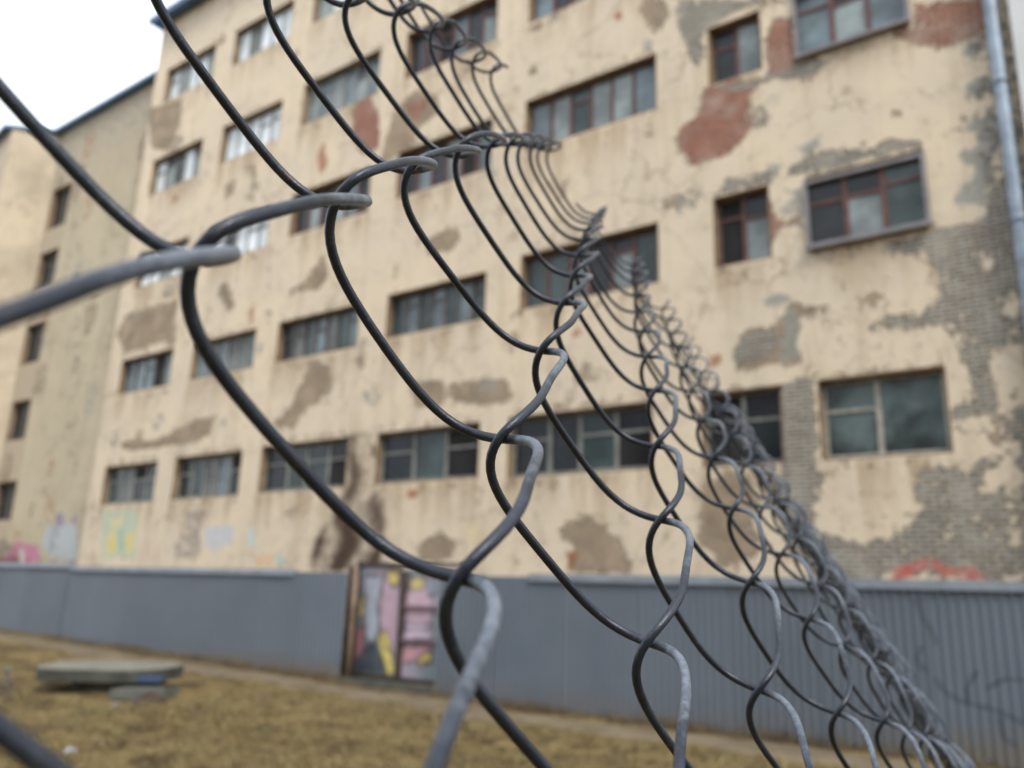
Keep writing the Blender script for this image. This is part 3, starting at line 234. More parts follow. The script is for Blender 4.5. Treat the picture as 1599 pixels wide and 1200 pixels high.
M_wing = plaster_mat('ochre_plaster', (.52, .455, .33), (.47, .415, .30), [(.24, .13, .09), (.2, .11, .08)], [(.27, .24, .2), (.25, .21, .17)], (.43, .36, .265))
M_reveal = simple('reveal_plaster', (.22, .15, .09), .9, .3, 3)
M_blue = simple('blue_roof_metal', (.07, .15, .27), .45, .25, 2, .3)
M_dark = simple('dark_metal', (.06, .06, .065), .6, .3, 5)
M_in = simple('dark_interior', (.012, .012, .013), .9, .4, 2)
M_fr = {'grey': simple('grey_frame_paint', (.20, .21, .19), .6, .3, 4, dirt=(.10, .09, .07)), 'red': simple('red_brown_frame_paint', (.11, .040, .034), .6, .35, 5, dirt=(.09, .05, .04)),
        'dark': simple('weathered_frame_wood', (.10, .09, .08), .75, .35, 5), 'pale': simple('worn_pale_frame_paint', (.34, .33, .28), .6, .3, 6, dirt=(.12, .10, .08)), 'white': simple('grey_lilac_frame_paint', (.20, .19, .20), .55, .2, 4, dirt=(.16, .13, .12)),
        'brown': simple('brown_frame_wood', (.12, .08, .06), .75, .35, 5)}
def pane(name, c, rough=.12, spec=.6, var=.35):
    k = NT(name); f = k.noise(1.1, 4, .6); g = k.noise(5, 5, .7)
    col = k.mix(k.step(f, .35, .65), tuple(x * (1 - var) for x in c), tuple(x * (1 + var) for x in c))
    col = k.mix(k.math('MULTIPLY', k.step(g, .5, .75), .35), col, tuple(x * .55 + .04 for x in c))
    return k.fin(col, k.math('ADD', k.math('MULTIPLY', g, .2), rough), f, .05, .01, spec=spec)
M_pn = {'t': pane('teal_glass', (.040, .062, .062), .15, .35), 'd': pane('dark_glass', (.016, .020, .024), .15, .3), 'b': pane('blue_grey_glass', (.13, .175, .195), .15, .4),
        'w': pane('sky_pale_glass', (.72, .78, .82), .25, .5, .15), 'g': pane('dusty_grey_glass', (.12, .135, .13), .3, .35), 'k': M_in, 'v': pane('green_blue_glass', (.075, .10, .10), .12, .5, .65),  # 'w': near-white base colour paints in the bright sky reflection
        'c': pane('half_curtained_glass', (.21, .25, .25), .2, .4)}
PK = list(M_pn)
# ------------------------------------------------------------------ main building
MAINB = thing('factory_building', 'long five storey cream plastered building with peeling walls and bands of windows', 'building', tuple(FO), FROT)
# windows: (u0,u1,z0,z1, frame, panes, style)   style: v = vertical mullions only, s = sashes with a transom
W = []
cols = [(-20.15, -17.1), (-16.0, -12.9), (-11.9, -8.6), (-7.6, -4.38), (-3.4, .08), (1.26, 2.4), (3.07, 5.1)]
def addw(c, z0, z1, fr, panes, st='v', u=None):
    a, b = u or cols[c]; W.append((a, b, z0, z1, fr, panes, st))
addw(0, 4.03, 5.32, 'grey', 'tgdt', 's'); addw(1, 4.05, 5.36, 'grey', 'dtgbd', 's', (-16.15, -12.9)); addw(2, 4.08, 5.4, 'grey', 'dttk', 's', (-12.05, -8.6))
addw(3, 4.1, 5.4, 'grey', 'dtk', 's'); addw(4, 4.05, 5.42, 'grey', 'ddtk', 's', (-3.6, -.1)); addw(5, 4.0, 5.44, 'grey', 'kd', 's', (.9, 2.45)); addw(6, 4.0, 5.45, 'white', 'vv', 'g')
addw(0, 7.78, 9.03, 'dark', 'bbbkb'); addw(1, 7.8, 9.03, 'grey', 'bgbggb'); addw(2, 7.8, 9.03, 'dark', 'dgtbgtb'); addw(3, 7.85, 9.06, 'dark', 'tbtbtbt')
addw(4, 7.88, 9.24, 'red', 'ttgdct'); addw(5, 7.93, 9.45, 'red', 'kc'); addw(6, 7.95, 9.38, 'red', 'dct', 'x')
addw(0, 11.65, 12.98, 'grey', 'wwcww'); addw(1, 11.65, 12.98, 'grey', 'wdwww'); addw(2, 11.7, 13.1, 'red', 'dcdcbd'); addw(3, 11.78, 13.2, 'red', 'dbdckb'); addw(4, 11.9, 13.3, 'red', 'bctccb')
addw(5, 12.0, 13.4, 'red', 'dc'); addw(6, 11.97, 13.5, 'white', 'bcb', 'x')
addw(0, 15.25, 16.7, 'grey', 'wcdwc'); addw(1, 15.3, 16.75, 'grey', 'wwwww'); addw(2, 15.4, 16.9, 'grey', 'cbcbcb'); addw(3, 15.45, 16.95, 'red', 'ddkbrc'.replace('r', 'd')); addw(4, 15.5, 17.0, 'red', 'bdbdbd')
addw(5, 15.6, 17.1, 'red', 'dc'); addw(6, 15.6, 17.1, 'red', 'dcb')
for c in range(7): addw(c, 19.1, 20.55, 'grey' if c < 4 else 'red', ('wcwwc', 'wgwww', 'cwcbc', 'bcbcb', 'bdbdb', 'dc', 'dcb')[c])
Z1 = 22.85; U0 = -20.95; U1 = 6.6
us = grid_lines(U0, U1, .075, [w[0] for w in W] + [w[1] for w in W]); zs = grid_lines(0.0, Z1, .075, [w[2] for w in W] + [w[3] for w in W])
UU, ZZ = np.meshgrid(us, zs, indexing='ij')
A = {k: np.zeros(UU.shape) for k in ('peel', 'red', 'old', 'lt', 'rust', 'soot', 'tint')}
for kd, poly in MAIN:
    m = inpoly(UU, ZZ, poly)
    if kd in 'gb': A['peel'][m] = (.74 if max(q[0] for q in poly) > 6.1 else .9); A['red'][m] = 1 if kd == 'b' else 0
    elif kd == 'o': A['old'][m] = .82
    elif kd == 'l': A['lt'][m] = 1
    elif kd == 'r': A['rust'][m] = 1
    elif kd == 's': A['soot'][m] += .75
for poly in ISL: A['peel'][inpoly(UU, ZZ, poly)] = 0
# crumbling edges: right corner column, above some window heads
A['lt'][(UU > 5.75) & (ZZ > 8.5)] += .22; A['peel'][(UU > 5.95) & (ZZ > 7.5) & (ZZ < 14)] += .36; A['old'][(UU > 2.6) & (UU < 6.6) & (ZZ > 1) & (ZZ < 8)] += .12
for (a, b, c, e, *_r) in W:
    m = (UU > a - .1) & (UU < b + .12) & (ZZ > e) & (ZZ < e + .16); A['old'][m] = np.maximum(A['old'][m], .38)
    m = (UU > a - .15) & (UU < b + .15) & (ZZ < c) & (ZZ > c - .35); A['old'][m] = np.maximum(A['old'][m], .22)
for kx in range(240):   # small scars and damp spots
    cu = random.uniform(-20, 6); cz = random.uniform(2.3, 22); r = random.choice([random.uniform(.05, .16), random.uniform(.1, .42)]); q = random.choice(['old', 'old', 'old', 'lt', 'lt', 'rust', 'peel'])
    d = np.hypot((UU - cu) / random.uniform(.6, 1.8), (ZZ - cz) / random.uniform(.7, 1.6)); A[q] = np.maximum(A[q], np.clip(1.1 - d / r, 0, .55 if q != 'peel' else .42))
A['old'] += np.clip((3.4 - ZZ) / 3.2, 0, 1) * .3
for (a, b, c, e, *_r) in W:
    m = (UU > a - .05) & (UU < b + .05) & (ZZ < c); A['tint'] = np.maximum(A['tint'], m * np.clip(1 - (c - ZZ) / 1.1, 0, 1))
A['tint'] = np.maximum(A['tint'], np.clip((ZZ - 21.6) / 1.2, 0, 1) * .7)
A['red'] = np.maximum(A['red'], (rng.random(A['red'].shape) > .5) * .3 * (A['peel'] < .6))
for k in A: A[k] = blur(A[k], 3)
A['soot'] = np.clip(blur(A['soot'], 10), 0, .9) * (.75 + .25 * np.sin(UU * 5 + np.sin(ZZ * 4)))
PT = np.zeros(UU.shape + (4,))
for c, poly in PAINT: PT[inpoly(UU, ZZ, poly)] = c
PTc = blur(PT, 2); PTc[..., :3] = np.where(PTc[..., 3:] > .01, blur(PT[..., :3] * (PT[..., 3:] > 0), 1) / np.maximum(blur((PT[..., 3:] > 0) * 1.0, 1), .02), 0)
A['paint'] = PTc
sheet('wall', us, zs, [w[:4] for w in W], M_main, MAINB, A)
# solid body behind the plaster sheet: sides, back, top
b = MB(); b.box(U0, U1, .36, 12, 0, Z1 - .01)
# side strips so that the plaster face has thickness
b.box(U0, U0 + .02, .002, .36, 0, Z1 - .01); b.box(U1 - .02, U1, .002, .36, 0, Z1 - .01)
b.build('body', simple('side_plaster', (.42, .36, .27), .9, .25, .8), MAINB)
rf = MB(); rf.box(U0 - .35, U1 + .1, -.42, 12.2, Z1, Z1 + .16); rf.box(U0 - .37, U1 + .12, -.45, -.42, Z1 - .06, Z1 + .2)
rf.build('roof_edge', M_blue, MAINB)
def window(par, w, k):
    a, b_, c, e, fr, panes, st = w; n = len(panes); D = .24
    rv = MB()   # reveal lining
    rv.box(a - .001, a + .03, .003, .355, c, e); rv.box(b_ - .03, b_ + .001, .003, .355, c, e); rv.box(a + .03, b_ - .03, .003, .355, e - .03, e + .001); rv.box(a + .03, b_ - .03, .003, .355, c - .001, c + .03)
    f = MB(); y0, y1 = (D - .07, D + .01)
    if st == 'x': y0, y1 = (-.06, D)
    fw_ = .07
    x0, x1, z0, z1 = a + .031, b_ - .031, c + .031, e - .031
    if st == 'x':   # box frame standing proud of the wall with a sill
        x0, x1, z0, z1 = a - .02, b_ + .02, c - .02, e - .1
        f.box(x0, x1, -.13, -.0605, z0 - .05, z0 + .02)
    f.box(x0, x0 + fw_, y0, y1, z0, z1); f.box(x1 - fw_, x1, y0, y1, z0, z1); f.box(x0 + fw_, x1 - fw_, y0, y1, z1 - fw_, z1); f.box(x0 + fw_, x1 - fw_, y0, y1, z0, z0 + fw_)
    yp = (y0 + y1) / 2 if st != 'x' else .06
    x0 += fw_; x1 -= fw_; z0 += fw_; z1 -= fw_
    mw = .07 if st == 'v' else .085
    xs = [x0 + (x1 - x0) * i / n for i in range(n + 1)]
    if st == 'g': xs = [x0, x0 + (x1 - x0) * .46, x1]
    if st == 's' and n == 4: xs = [x0, x0 + (x1 - x0) * .27, x0 + (x1 - x0) * .5, x0 + (x1 - x0) * .76, x1]
    p = MB(); bars = []
    for i in range(len(xs) - 1):
        l, r = xs[i], xs[i + 1]
        if i: bars.append(('mullion', (l - mw / 2, l + mw / 2, yp - .035, yp + .03, z0, z1)))
        g0, g1 = l + (mw / 2 if i else 0), r - (mw / 2 if i < len(xs) - 2 else 0)
        tilt = random.uniform(-.012, .012)
        zt = None
        if (st == 's' and (i % 2 == 0 or i == n - 1)) or (st == 'g' and i == 0): zt = z0 + (z1 - z0) * .62
        elif st == 'x' or (st == 'v' and random.random() < .35): zt = z0 + (z1 - z0) * random.choice([.66, .72])
        if zt:
            bars.append(('transom', (g0, g1, yp - .028, yp + .02, zt - .03, zt + .03)))
        parts = [(z0, z1)] if not zt else [(z0, zt - .03), (zt + .03, z1)]
        for q, (pz0, pz1) in enumerate(parts):
            kind = panes[min(i, n - 1)]
            if kind == 'k' and q == 1 and st == 's' and i != 0: kind = 'd'
            if kind == 'c' and q == 1: kind = 'd'
            if st == 's' and q == 1 and random.random() < .25: kind = 'k'
            p.add([(g0, yp + tilt, pz0), (g1, yp - tilt, pz0), (g1, yp - tilt, pz1), (g0, yp + tilt, pz1)], [(0, 1, 2, 3)], PK.index(kind))
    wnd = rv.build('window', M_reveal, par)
    f.build('frame', M_fr['white' if st == 'x' else 'pale'] if st in 'xg' else M_fr['grey' if (st == 's') else ('brown' if fr == 'red' else fr)], wnd)
    for nm, bx in bars:
        q = MB(); q.box(*bx); q.build(nm, M_fr['red'] if (st == 'x') else (M_fr['pale'] if st == 'g' else M_fr[fr]), wnd)
    p.build('glazing', [M_pn[q] for q in PK], wnd)
    return wnd
for k, w in enumerate(W): window(MAINB, w, k)
# drain pipe on the right corner
dp = MB(); dp.tube([(6.36, -.15, 0.4), (6.36, -.15, 8), (6.36, -.15, 15), (6.36, -.15, Z1 - .9), (6.36, -.38, Z1 - .25)], .11, 14)
for z in (2.6, 5.1, 7.6, 10.1, 12.6, 15.1, 17.6, 20.1): dp.tube([(6.36, -.15, z), (6.36, -.15, z + .07)], .128, 14); dp.box(6.34, 6.38, -.05, 0.01, z + .01, z + .06)
dp.build('drainpipe', simple('galvanised_pipe', (.25, .31, .38), .45, .25, 3, .3, dirt=(.2, .16, .12)), MAINB, True)
# ------------------------------------------------------------------ side wing (set back, ochre) with the far pinkish wall
WO = FO - FN * .5
WINGB = thing('side_wing', 'lower ochre and pinkish building wing set back at the left with small dark windows', 'building', tuple(WO), FROT)
WW = [(-29.0, -27.4, 16.2, 18.15), (-29.05, -27.5, 13.4, 15.15), (-29.05, -27.5, 10.15, 11.9), (-29.05, -27.5, 6.95, 8.6), (-29.05, -27.4, 3.75, 5.3)]
us = grid_lines(-29.3, -20.5, .1, [w[0] for w in WW] + [w[1] for w in WW]); zs = grid_lines(0., 21.0, .1, [w[2] for w in WW] + [w[3] for w in WW])
UU, ZZ = np.meshgrid(us, zs, indexing='ij')
A = {k: np.zeros(UU.shape) for k in ('peel', 'red', 'old', 'lt', 'rust', 'soot', 'tint')}
A['tint'] = np.clip((-27.25 - UU) / .15, 0, 1) * .85 + np.clip((ZZ - 15.5) / 5, 0, .65) * (UU > -27.3)
A['lt'] = np.clip((ZZ - 17.5) / 6, 0, .34) + .1; A['old'] = np.clip((3 - ZZ) / 3, 0, .4)
A['soot'] = np.clip((2.9 - ZZ) / 1.2, 0, .6) * (UU < -26)
for kx in range(26):
    cu = random.uniform(-29, -21); cz = random.uniform(2.3, 20); r = random.uniform(.2, .7); q = random.choice(['old', 'lt', 'rust'])
    A[q] = np.maximum(A[q], np.clip(1.1 - np.hypot(UU - cu, (ZZ - cz) / 1.8) / r, 0, .45))
PT = np.zeros(UU.shape + (4,))
for c, poly in WPAINT: PT[inpoly(UU, ZZ, poly)] = c
A['paint'] = PT
sheet('wall', us, zs, [w for w in WW], M_wing, WINGB, A)
for k, w in enumerate(WW): window(WINGB, w + ('dark', 'dt', 'v'), k)
b = MB(); b.box(-29.28, -20.5, .36, 11, 0, 20.98); b.box(-29.299, -29.28, .002, .36, 0, 20.98)
b.build('body', simple('wing_side_plaster', (.36, .30, .21), .9, .25, .8), WINGB)
# pinkish wall turning left from the corner (built in wing coordinates)
t3u = np.array([.97122, .238185]); c0 = np.array([-20.653, 33.137])
def tow(P):  # world xy -> wing local
    d = np.array([P[0], P[1], 0]) - WO; return np.array([d @ FU, -(d @ FN)])
pA = tow(c0); pB = tow(c0 - t3u * 1.95); pC = tow(c0 - t3u * 1.95 + np.array([-9.0, 8.2])); pD = tow(c0 + np.array([-2, 12]))
V = [(p[0], p[1], z) for z in (0, 20.95) for p in (pA - [0.003, 0], pB, pC, pD)]
nn = 40
b = MB(); b.add(V, [(0, 1, 5, 4), (1, 2, 6, 5), (2, 3, 7, 6), (3, 0, 4, 7), (4, 5, 6, 7)]); b.build('side_wall', simple('pinkish_plaster', (.45, .38, .28), .92, .22, .5, dirt=(.32, .26, .19)), WINGB)
rf = MB(); rf.box(-29.5, -20.95, -.3, 11, 21.0, 21.16)
q = [pA + [0.1, -.25], pB + [-.25, -.3], pC, pD]
rf.prism([tuple(v) for v in q][::-1], 20.96, 21.12); rf.build('roof_edge', M_blue, WINGB)
# ------------------------------------------------------------------ neighbouring pale wall right of the drainpipe
NB = thing('neighbouring_building', 'pale grey rendered wall rising at the right edge beside the drainpipe', 'building', tuple(fw(6.62, 0)), FROT)
b = MB(); b.box(.0, 9, -.25, 9, 0, 24); b.build('wall', simple('pale_grey_render', (.60, .62, .63), .85, .12, .9, dirt=(.42, .42, .41), stretch=(1, 1, .3)), NB)
b = MB(); b.box(-.06, 9.1, -.36, 9.1, 24, 24.2); b.build('roof_edge', M_dark, NB)
b = MB(); b.box(1.0, 1.12, -.30, -.2505, 0, 24); b.build('corner_trim', simple('grey_trim', (.25, .28, .31), .6), NB)
# ------------------------------------------------------------------ ground
def gh(x, y):
    u = (np.asarray(x) - GO[0]) * GU[0] + (np.asarray(y) - GO[1]) * GU[1]
    return .05 + .017 * np.clip(-u, 0, 20) + .012 * np.sin(x * 1.7 + 1) * np.cos(y * 1.3) 
def bump(x, y): return .035 * np.sin(x * 2.3 + y * 1.1) * np.sin(y * 2.9 - x * .7) + .02 * np.sin(x * 6.1 + 2) * np.sin(y * 5.3 + x)
def gfull(x, y):
    d = (np.asarray(x) - GO[0]) * GN[0] + (np.asarray(y) - GO[1]) * GN[1]       # distance in front of the sheet fence
    return gh(x, y) + bump(x, y) * np.clip((d - 1.3) / 1.5, 0, 1) 
ax = np.concatenate([np.linspace(-260, -32, 18), np.linspace(-30, 16, 190), np.linspace(18, 260, 18)]); ay = np.concatenate([np.linspace(-200, -6, 14), np.linspace(-4, 30, 150), np.linspace(33, 300, 18)])
GX, GYY = np.meshgrid(ax, ay, indexing='ij'); GZ = gfull(GX, GYY)
far = (GX < -31) | (GX > 17) | (GYY < -5) | (GYY > 31); GZ = np.where(far, .05, GZ)
n2 = len(ay); I, J = np.meshgrid(range(len(ax) - 1), range(n2 - 1), indexing='ij'); a = (I * n2 + J).ravel()
k = NT('dry_grass_soil')
f1 = k.noise(.5, 6, .65); f2 = k.noise(2.2, 6, .7); f3 = k.noise(9, 6, .75); f4 = k.noise(40, 4, .7)
c = k.mix(k.step(f1, .35, .65), (.125, .092, .040), (.215, .158, .070))
c = k.mix(k.step(f2, .45, .62), c, (.060, .040, .022)); c = k.mix(k.math('MULTIPLY', k.step(f3, .5, .7), .6), c, (.27, .215, .11))
c = k.mix(k.math('MULTIPLY', k.step(k.noise(1.4, 5, .6), .58, .72), .5), c, (.10, .115, .045)); c = k.mix(k.math('MULTIPLY', k.step(f4, .5, .7), .5), c, (.06, .045, .025))
M_ground = k.fin(c, .95, k.math('ADD', f3, k.math('MULTIPLY', f4, .5)), .8, .05, spec=.1)
g_o = link_mesh('ground', np.stack([GX.ravel(), GYY.ravel(), GZ.ravel()], 1), np.stack([a, a + n2, a + n2 + 1, a + 1], 1), M_ground, smooth=True); g_o['kind'] = 'structure'
# added dark rise, unseen behind the viewpoint, blocks the lower sky light there
hx = np.linspace(-90, 90, 60); hd = np.linspace(0, 1, 12); V = []
for q, d_ in enumerate(hd):
    for x in hx: V.append((x, -14 - 26 * d_ - 8 * (x / 90) ** 2 * -1.0, -.2 + 24 * (1 - (1 - d_) ** 1.8) * (1 + .12 * sin(x * .31) + .07 * sin(x * .83 + 1) + .05 * sin(x * 1.9))))
nh = len(hx); Fh = [(q * nh + i, q * nh + i + 1, (q + 1) * nh + i + 1, (q + 1) * nh + i) for q in range(11) for i in range(nh - 1)]
ho = link_mesh('sky_block_rise', V, Fh, simple('dark_sky_block', (.05, .05, .035), .95, .5, .4, bs=.8, bd=.5), smooth=True); ho['kind'] = 'structure'
# trodden path along the sheet fence
pu = np.linspace(-24, 12, 240); V = []; Fc = []
for i, u in enumerate(pu):
    e0 = .32 + .10 * sin(u * 1.3) + .06 * sin(u * 4.1 + 1); e1 = 1.25 + .16 * sin(u * .8 + 2) + .09 * sin(u * 3.3) + .05 * sin(u * 9)
    for q in range(9):
        d = e0 + (e1 - e0) * q / 8; p = GO + GU * u + GN * d; V.append((p[0], p[1], float(gfull(p[0], p[1])) + (.012 if 0 < q < 8 else -.004)))
for i in range(len(pu) - 1):
    for q in range(8): Fc.append((i * 9 + q, (i + 1) * 9 + q, (i + 1) * 9 + q + 1, i * 9 + q + 1))
k = NT('trodden_soil'); f1 = k.noise(1.2, 6, .7); f2 = k.noise(12, 6, .7)
c = k.mix(k.step(f1, .35, .65), (.115, .092, .062), (.18, .145, .10)); c = k.mix(k.math('MULTIPLY', k.step(f2, .5, .72), .5), c, (.12, .09, .055))
po = link_mesh('path', V, Fc, k.fin(c, .95, f2, .5, .03, spec=.1), smooth=True); po['kind'] = 'structure'
# dry grass blades (near field seen by the camera)
gv = []; gf = []
def blades(n, x0, x1, y0, y1, hmin, hmax, clump=True):
    cnt = 0
    while cnt < n:
        cx = random.uniform(x0, x1); cy = random.uniform(y0, y1)
        dd = (cx - GO[0]) * GN[0] + (cy - GO[1]) * GN[1]
        if dd < 1.25: 
            if random.random() > .03 or dd < .1: continue
        if math.hypot(cx + 5.4, cy - 12.4) < 1.5: continue
        for _ in range(random.randint(6, 26)):
            x = cx + random.gauss(0, .07); y = cy + random.gauss(0, .07); z = float(gfull(x, y)) - .01
            h = random.uniform(hmin, hmax) * random.uniform(.5, 1.1); th = random.uniform(0, 2 * pi); w = random.uniform(.003, .007)
            lx, ly = random.gauss(0, .8) * h, random.gauss(0, .8) * h; cx_, sy_ = cos(th) * w, sin(th) * w; bb = len(gv)
            gv.extend([(x - cx_, y - sy_, z), (x + cx_, y + sy_, z), (x + lx * .45 + cx_ * .7, y + ly * .45 + sy_ * .7, z + h * .62), (x + lx * .45 - cx_ * .7, y + ly * .45 - sy_ * .7, z + h * .62), (x + lx, y + ly, z + h * .8)])
            gf.extend([(bb, bb + 1, bb + 2, bb + 3), (bb + 3, bb + 2, bb + 4)]); cnt += 1
blades(26000, -8, 7, 6.0, 13.5, .05, .14); blades(9000, -16, -3, 9, 24, .06, .14)
k = NT('dry_grass_blades'); f1 = k.noise(.9, 4, .6); f2 = k.noise(30, 2, .5)
c = k.mix(k.step(f1, .35, .65), (.20, .155, .068), (.145, .125, .05)); c = k.mix(k.step(f2, .4, .62), c, (.26, .205, .11))
go = link_mesh('grass', gv, gf, k.fin(c, .8, spec=.2)); go['kind'] = 'stuff'; tag(go, 'dry yellow brown grass growing in front of the grey sheet fence', 'grass')
# tufts of dead weeds along the foot of the sheet fence
wv_ = []; wf_ = []
for _ in range(1500):
    u = random.uniform(-13, 6) if random.random() < .7 else random.gauss(random.choice([-9.2, -6.1, .4, 2.6, 3.9]), .3); d_ = abs(random.gauss(.08, .1)) + .03
    if -3.4 < u < -1.4: d_ += .3
    p = GO + GU * u + GN * d_; z = float(gh(p[0], p[1])) - .01
    for _q in range(5):
        h_ = random.uniform(.05, .2); lx, ly = random.gauss(0, .35) * h_, random.gauss(0, .35) * h_; th = random.uniform(0, 2 * pi); cx_, sy_ = cos(th) * .005, sin(th) * .005; bb = len(wv_); ox = random.gauss(0, .03)
        wv_.extend([(p[0] + ox - cx_, p[1] - sy_, z), (p[0] + ox + cx_, p[1] + sy_, z), (p[0] + ox + lx, p[1] + ly, z + h_)]); wf_.append((bb, bb + 1, bb + 2))
wo_ = link_mesh('dead_weeds', wv_, wf_, simple('dead_weed_stalks', (.13, .10, .055), .9, .4, 3)); wo_['kind'] = 'stuff'; tag(wo_, 'dead weeds growing along the foot of the grey sheet fence', 'weeds')
# ------------------------------------------------------------------ corrugated sheet fences
k = NT('grey_fence_paint')
f1 = k.noise(.8, 5, .6); f2 = k.noise(4, 6, .7); st = k.noise(2.0, 5, .6, stretch=(3, 3, .25))
c = k.mix(k.step(f1, .35, .65), (.122, .152, .190), (.142, .172, .212)); c = k.mix(k.math('MULTIPLY', k.step(st, .5, .75), .35), c, (.13, .15, .175))
sp = k.n('ShaderNodeSeparateXYZ'); k.t.links.new(k.co, sp.inputs[0])
dirt = k.math('MULTIPLY', k.step(k.math('ADD', sp.outputs['Z'], k.math('MULTIPLY', f2, -.5)), .30, -.10), k.math('ADD', .22, k.math('MULTIPLY', k.step(sp.outputs['X'], -1.5, 1.5), .5)))
c = k.mix(dirt, c, (.17, .135, .085)); oi = k.n('ShaderNodeObjectInfo'); c = k.mix(k.math('MULTIPLY', oi.outputs['Random'], .28), c, (.10, .115, .135)); c = k.mix(k.attr('ink'), c, (.05, .065, .075))
M_fence = k.fin(c, .5, f2, .06, .01, metal=0.1, spec=.45)
M_cap = simple('fence_cap_metal', (.25, .29, .34), .45, .15, 3, .15)
M_post = simple('fence_post_steel', (.12, .13, .14), .6, .25, 4)
def sheet_fence(u0, u1, cap, label, top=1.84, zb=None, off=0.0, fine=False, cap_r=None):
    c = GO + GU * (u0 + u1) / 2 - GN * off
    t = thing('sheet_fence', label, 'fence', (c[0], c[1], 0), GY, 'grey corrugated sheet fence sections')
    cu = (u0 + u1) / 2; pw = 1.15; n = max(1, round((u1 - u0) / pw)); pw = (u1 - u0) / n
    prof = [(0, 0), (.018, .016), (.05, .016), (.068, 0)]
    for i in range(n):
        a, b_ = u0 + pw * i, u0 + pw * (i + 1) + (.05 if i < n - 1 else 0); yy = -.004 * (i % 2) ; lean = 0
        xs = []; x = a
        while x < b_:
            for dx, dy in prof:
                if x + dx <= b_: xs.append((x + dx, dy))
            x += .1
        zt = top + random.uniform(-.008, .008); nz = 70 if fine else 6
        V = []; F = []; ink = []
        for (x, y) in xs:
            p = c + GU * (x - cu); z0 = float(gh(p[0], p[1])) + .015
            for q in range(nz):
                z = z0 + (zt - z0) * q / (nz - 1)
                V.append((x - cu, -y + yy + lean * z, z))
                if fine:
                    dm = 9
                    for L in SCR:
                        for m in range(len(L) - 1):
                            (ax_, az), (bx, bz) = L[m], L[m + 1]; vx, vz = bx - ax_, bz - az; tt = max(0, min(1, ((x - ax_) * vx + (z - az) * vz) / (vx * vx + vz * vz + 1e-9)))
                            dm = min(dm, math.hypot(ax_ + vx * tt - x, az + vz * tt - z))
                    ink.append(max(0, min(.75, 1.6 - dm / .016)))
        for q in range(len(xs) - 1):
            for r in range(nz - 1): F.append((q * nz + r, (q + 1) * nz + r, (q + 1) * nz + r + 1, q * nz + r + 1))
        o = link_mesh('panel', V, F, M_fence, t)
        if fine and max(ink) > 0:
            at = o.data.attributes.new('ink', 'FLOAT', 'POINT'); at.data.foreach_set('value', np.array(ink, dtype=np.float32))
    if cap:
        ca, cb = (cap_r or (u0, u1)); m = MB(); m.box(ca - cu, cb - cu, -.045, .03, top - .015, top + .045); m.box(ca - cu, cb - cu, -.047, -.043, top - .06, top - .012); m.build('cap_rail', M_cap, t)
    ps = np.arange(u0 + .1, u1, 2.5)
    for x in ps:
        p = c + GU * (x - cu); m = MB(); m.box(x - cu - .03, x - cu + .03, .02, .08, float(gh(p[0], p[1])) - .3, top - .03); m.build('post', M_post, t)
    m = MB()
    for z in (.45, 1.5): m.box(u0 - cu + .01, u1 - cu - .01, .016, .0195, z, z + .06)
    m.build('rail', M_post, t)
    return t
sheet_fence(-26, -12.55, True, 'farthest bluish grey sheet fence section at the left edge, bottom sitting higher', 1.93, off=.12)
sheet_fence(-12.45, -3.41, True, 'grey sheet fence section left of the painted gate, capped along most of its top', 1.87, cap_r=(-12.45, -4.75))
sheet_fence(-1.40, 12.5, True, 'grey ribbed sheet fence section right of the painted gate, scribbled near its right end', 1.86, fine=True, cap_r=(.3, 12.5))
# painted gate behind the gap
gc = GO + GU * (-2.6) - GN * .35
GT = thing('painted_gate', 'metal gate covered in pink, yellow and grey graffiti in the gap of the fence', 'gate', (gc[0], gc[1], 0), GY)
k = NT('graffiti_paint'); e = k.noise(5, 4, .6)
c = k.mix(k.math('MULTIPLY', k.step(e, .4, .7), .35), k.attr('paint', 'Color'), (.22, .2, .2)); M_gr = k.fin(c, .5, e, .1, .01)
def leaf(a, b_, z0, z1):
    us = np.arange(a, b_ + .001, (b_ - a) / 44); zs = np.linspace(z0, z1, 70); UU, ZZ = np.meshgrid(us, zs, indexing='ij'); P = np.zeros(UU.shape + (4,)); P[...] = (.30, .31, .36, 1)
    P[..., :3] += (.10 * np.sin(UU * 5 + ZZ * 2))[..., None] * np.array([.8, .2, .5])
    for cc, poly in GP: P[inpoly(UU, ZZ, poly)] = cc
    for cc, poly in GP:
        n_ = len(poly)
        for i_ in range(n_):
            (xa, za), (xb, zb) = poly[i_], poly[(i_ + 1) % n_]; vx, vz = xb - xa, zb - za
            t_ = np.clip(((UU - xa) * vx + (ZZ - za) * vz) / (vx * vx + vz * vz + 1e-9), 0, 1)
            m_ = np.hypot(xa + vx * t_ - UU, za + vz * t_ - ZZ) < .016; P[m_] = (.06, .055, .07, 1)
    o = sheet('leaf', us + 2.6, zs, [], M_gr, GT, {'paint': blur(P, 2)}, d=0.0); return o
leaf(-3.45, -2.5, .24, 2.0); leaf(-2.40, -1.15, .24, 1.95)
m = MB(); m.box(-1.25, -.955, .06, .09, .1, 2.0); m.box(-.95, -.86, -.04, .05, .1, 2.08); m.box(.105, .195, -.05, .05, .22, 1.93); m.box(-.86, 1.45, -.03, .04, .17, .238); m.box(-.86, 1.45, -.035, .045, 2.0, 2.06)
m.build('frame', simple('dark_brown_frame', (.05, .035, .03), .7, .3, 5), GT)
m = MB(); m.box(.2, 1.45, -.05, -.003, 1.33, 1.38); m.box(.2, 1.45, -.05, -.003, .80, .85); m.build('crossbar', simple('mauve_bar', (.20, .13, .15), .6), GT)
m = MB(); m.box(-1.1, 1.3, -.39, -.31, .08, .19); m.build('sill_beam', simple('dark_green_steel', (.06, .075, .07), .6, .3, 5), GT)
pc = GO + GU * (-3.36) - GN * .10
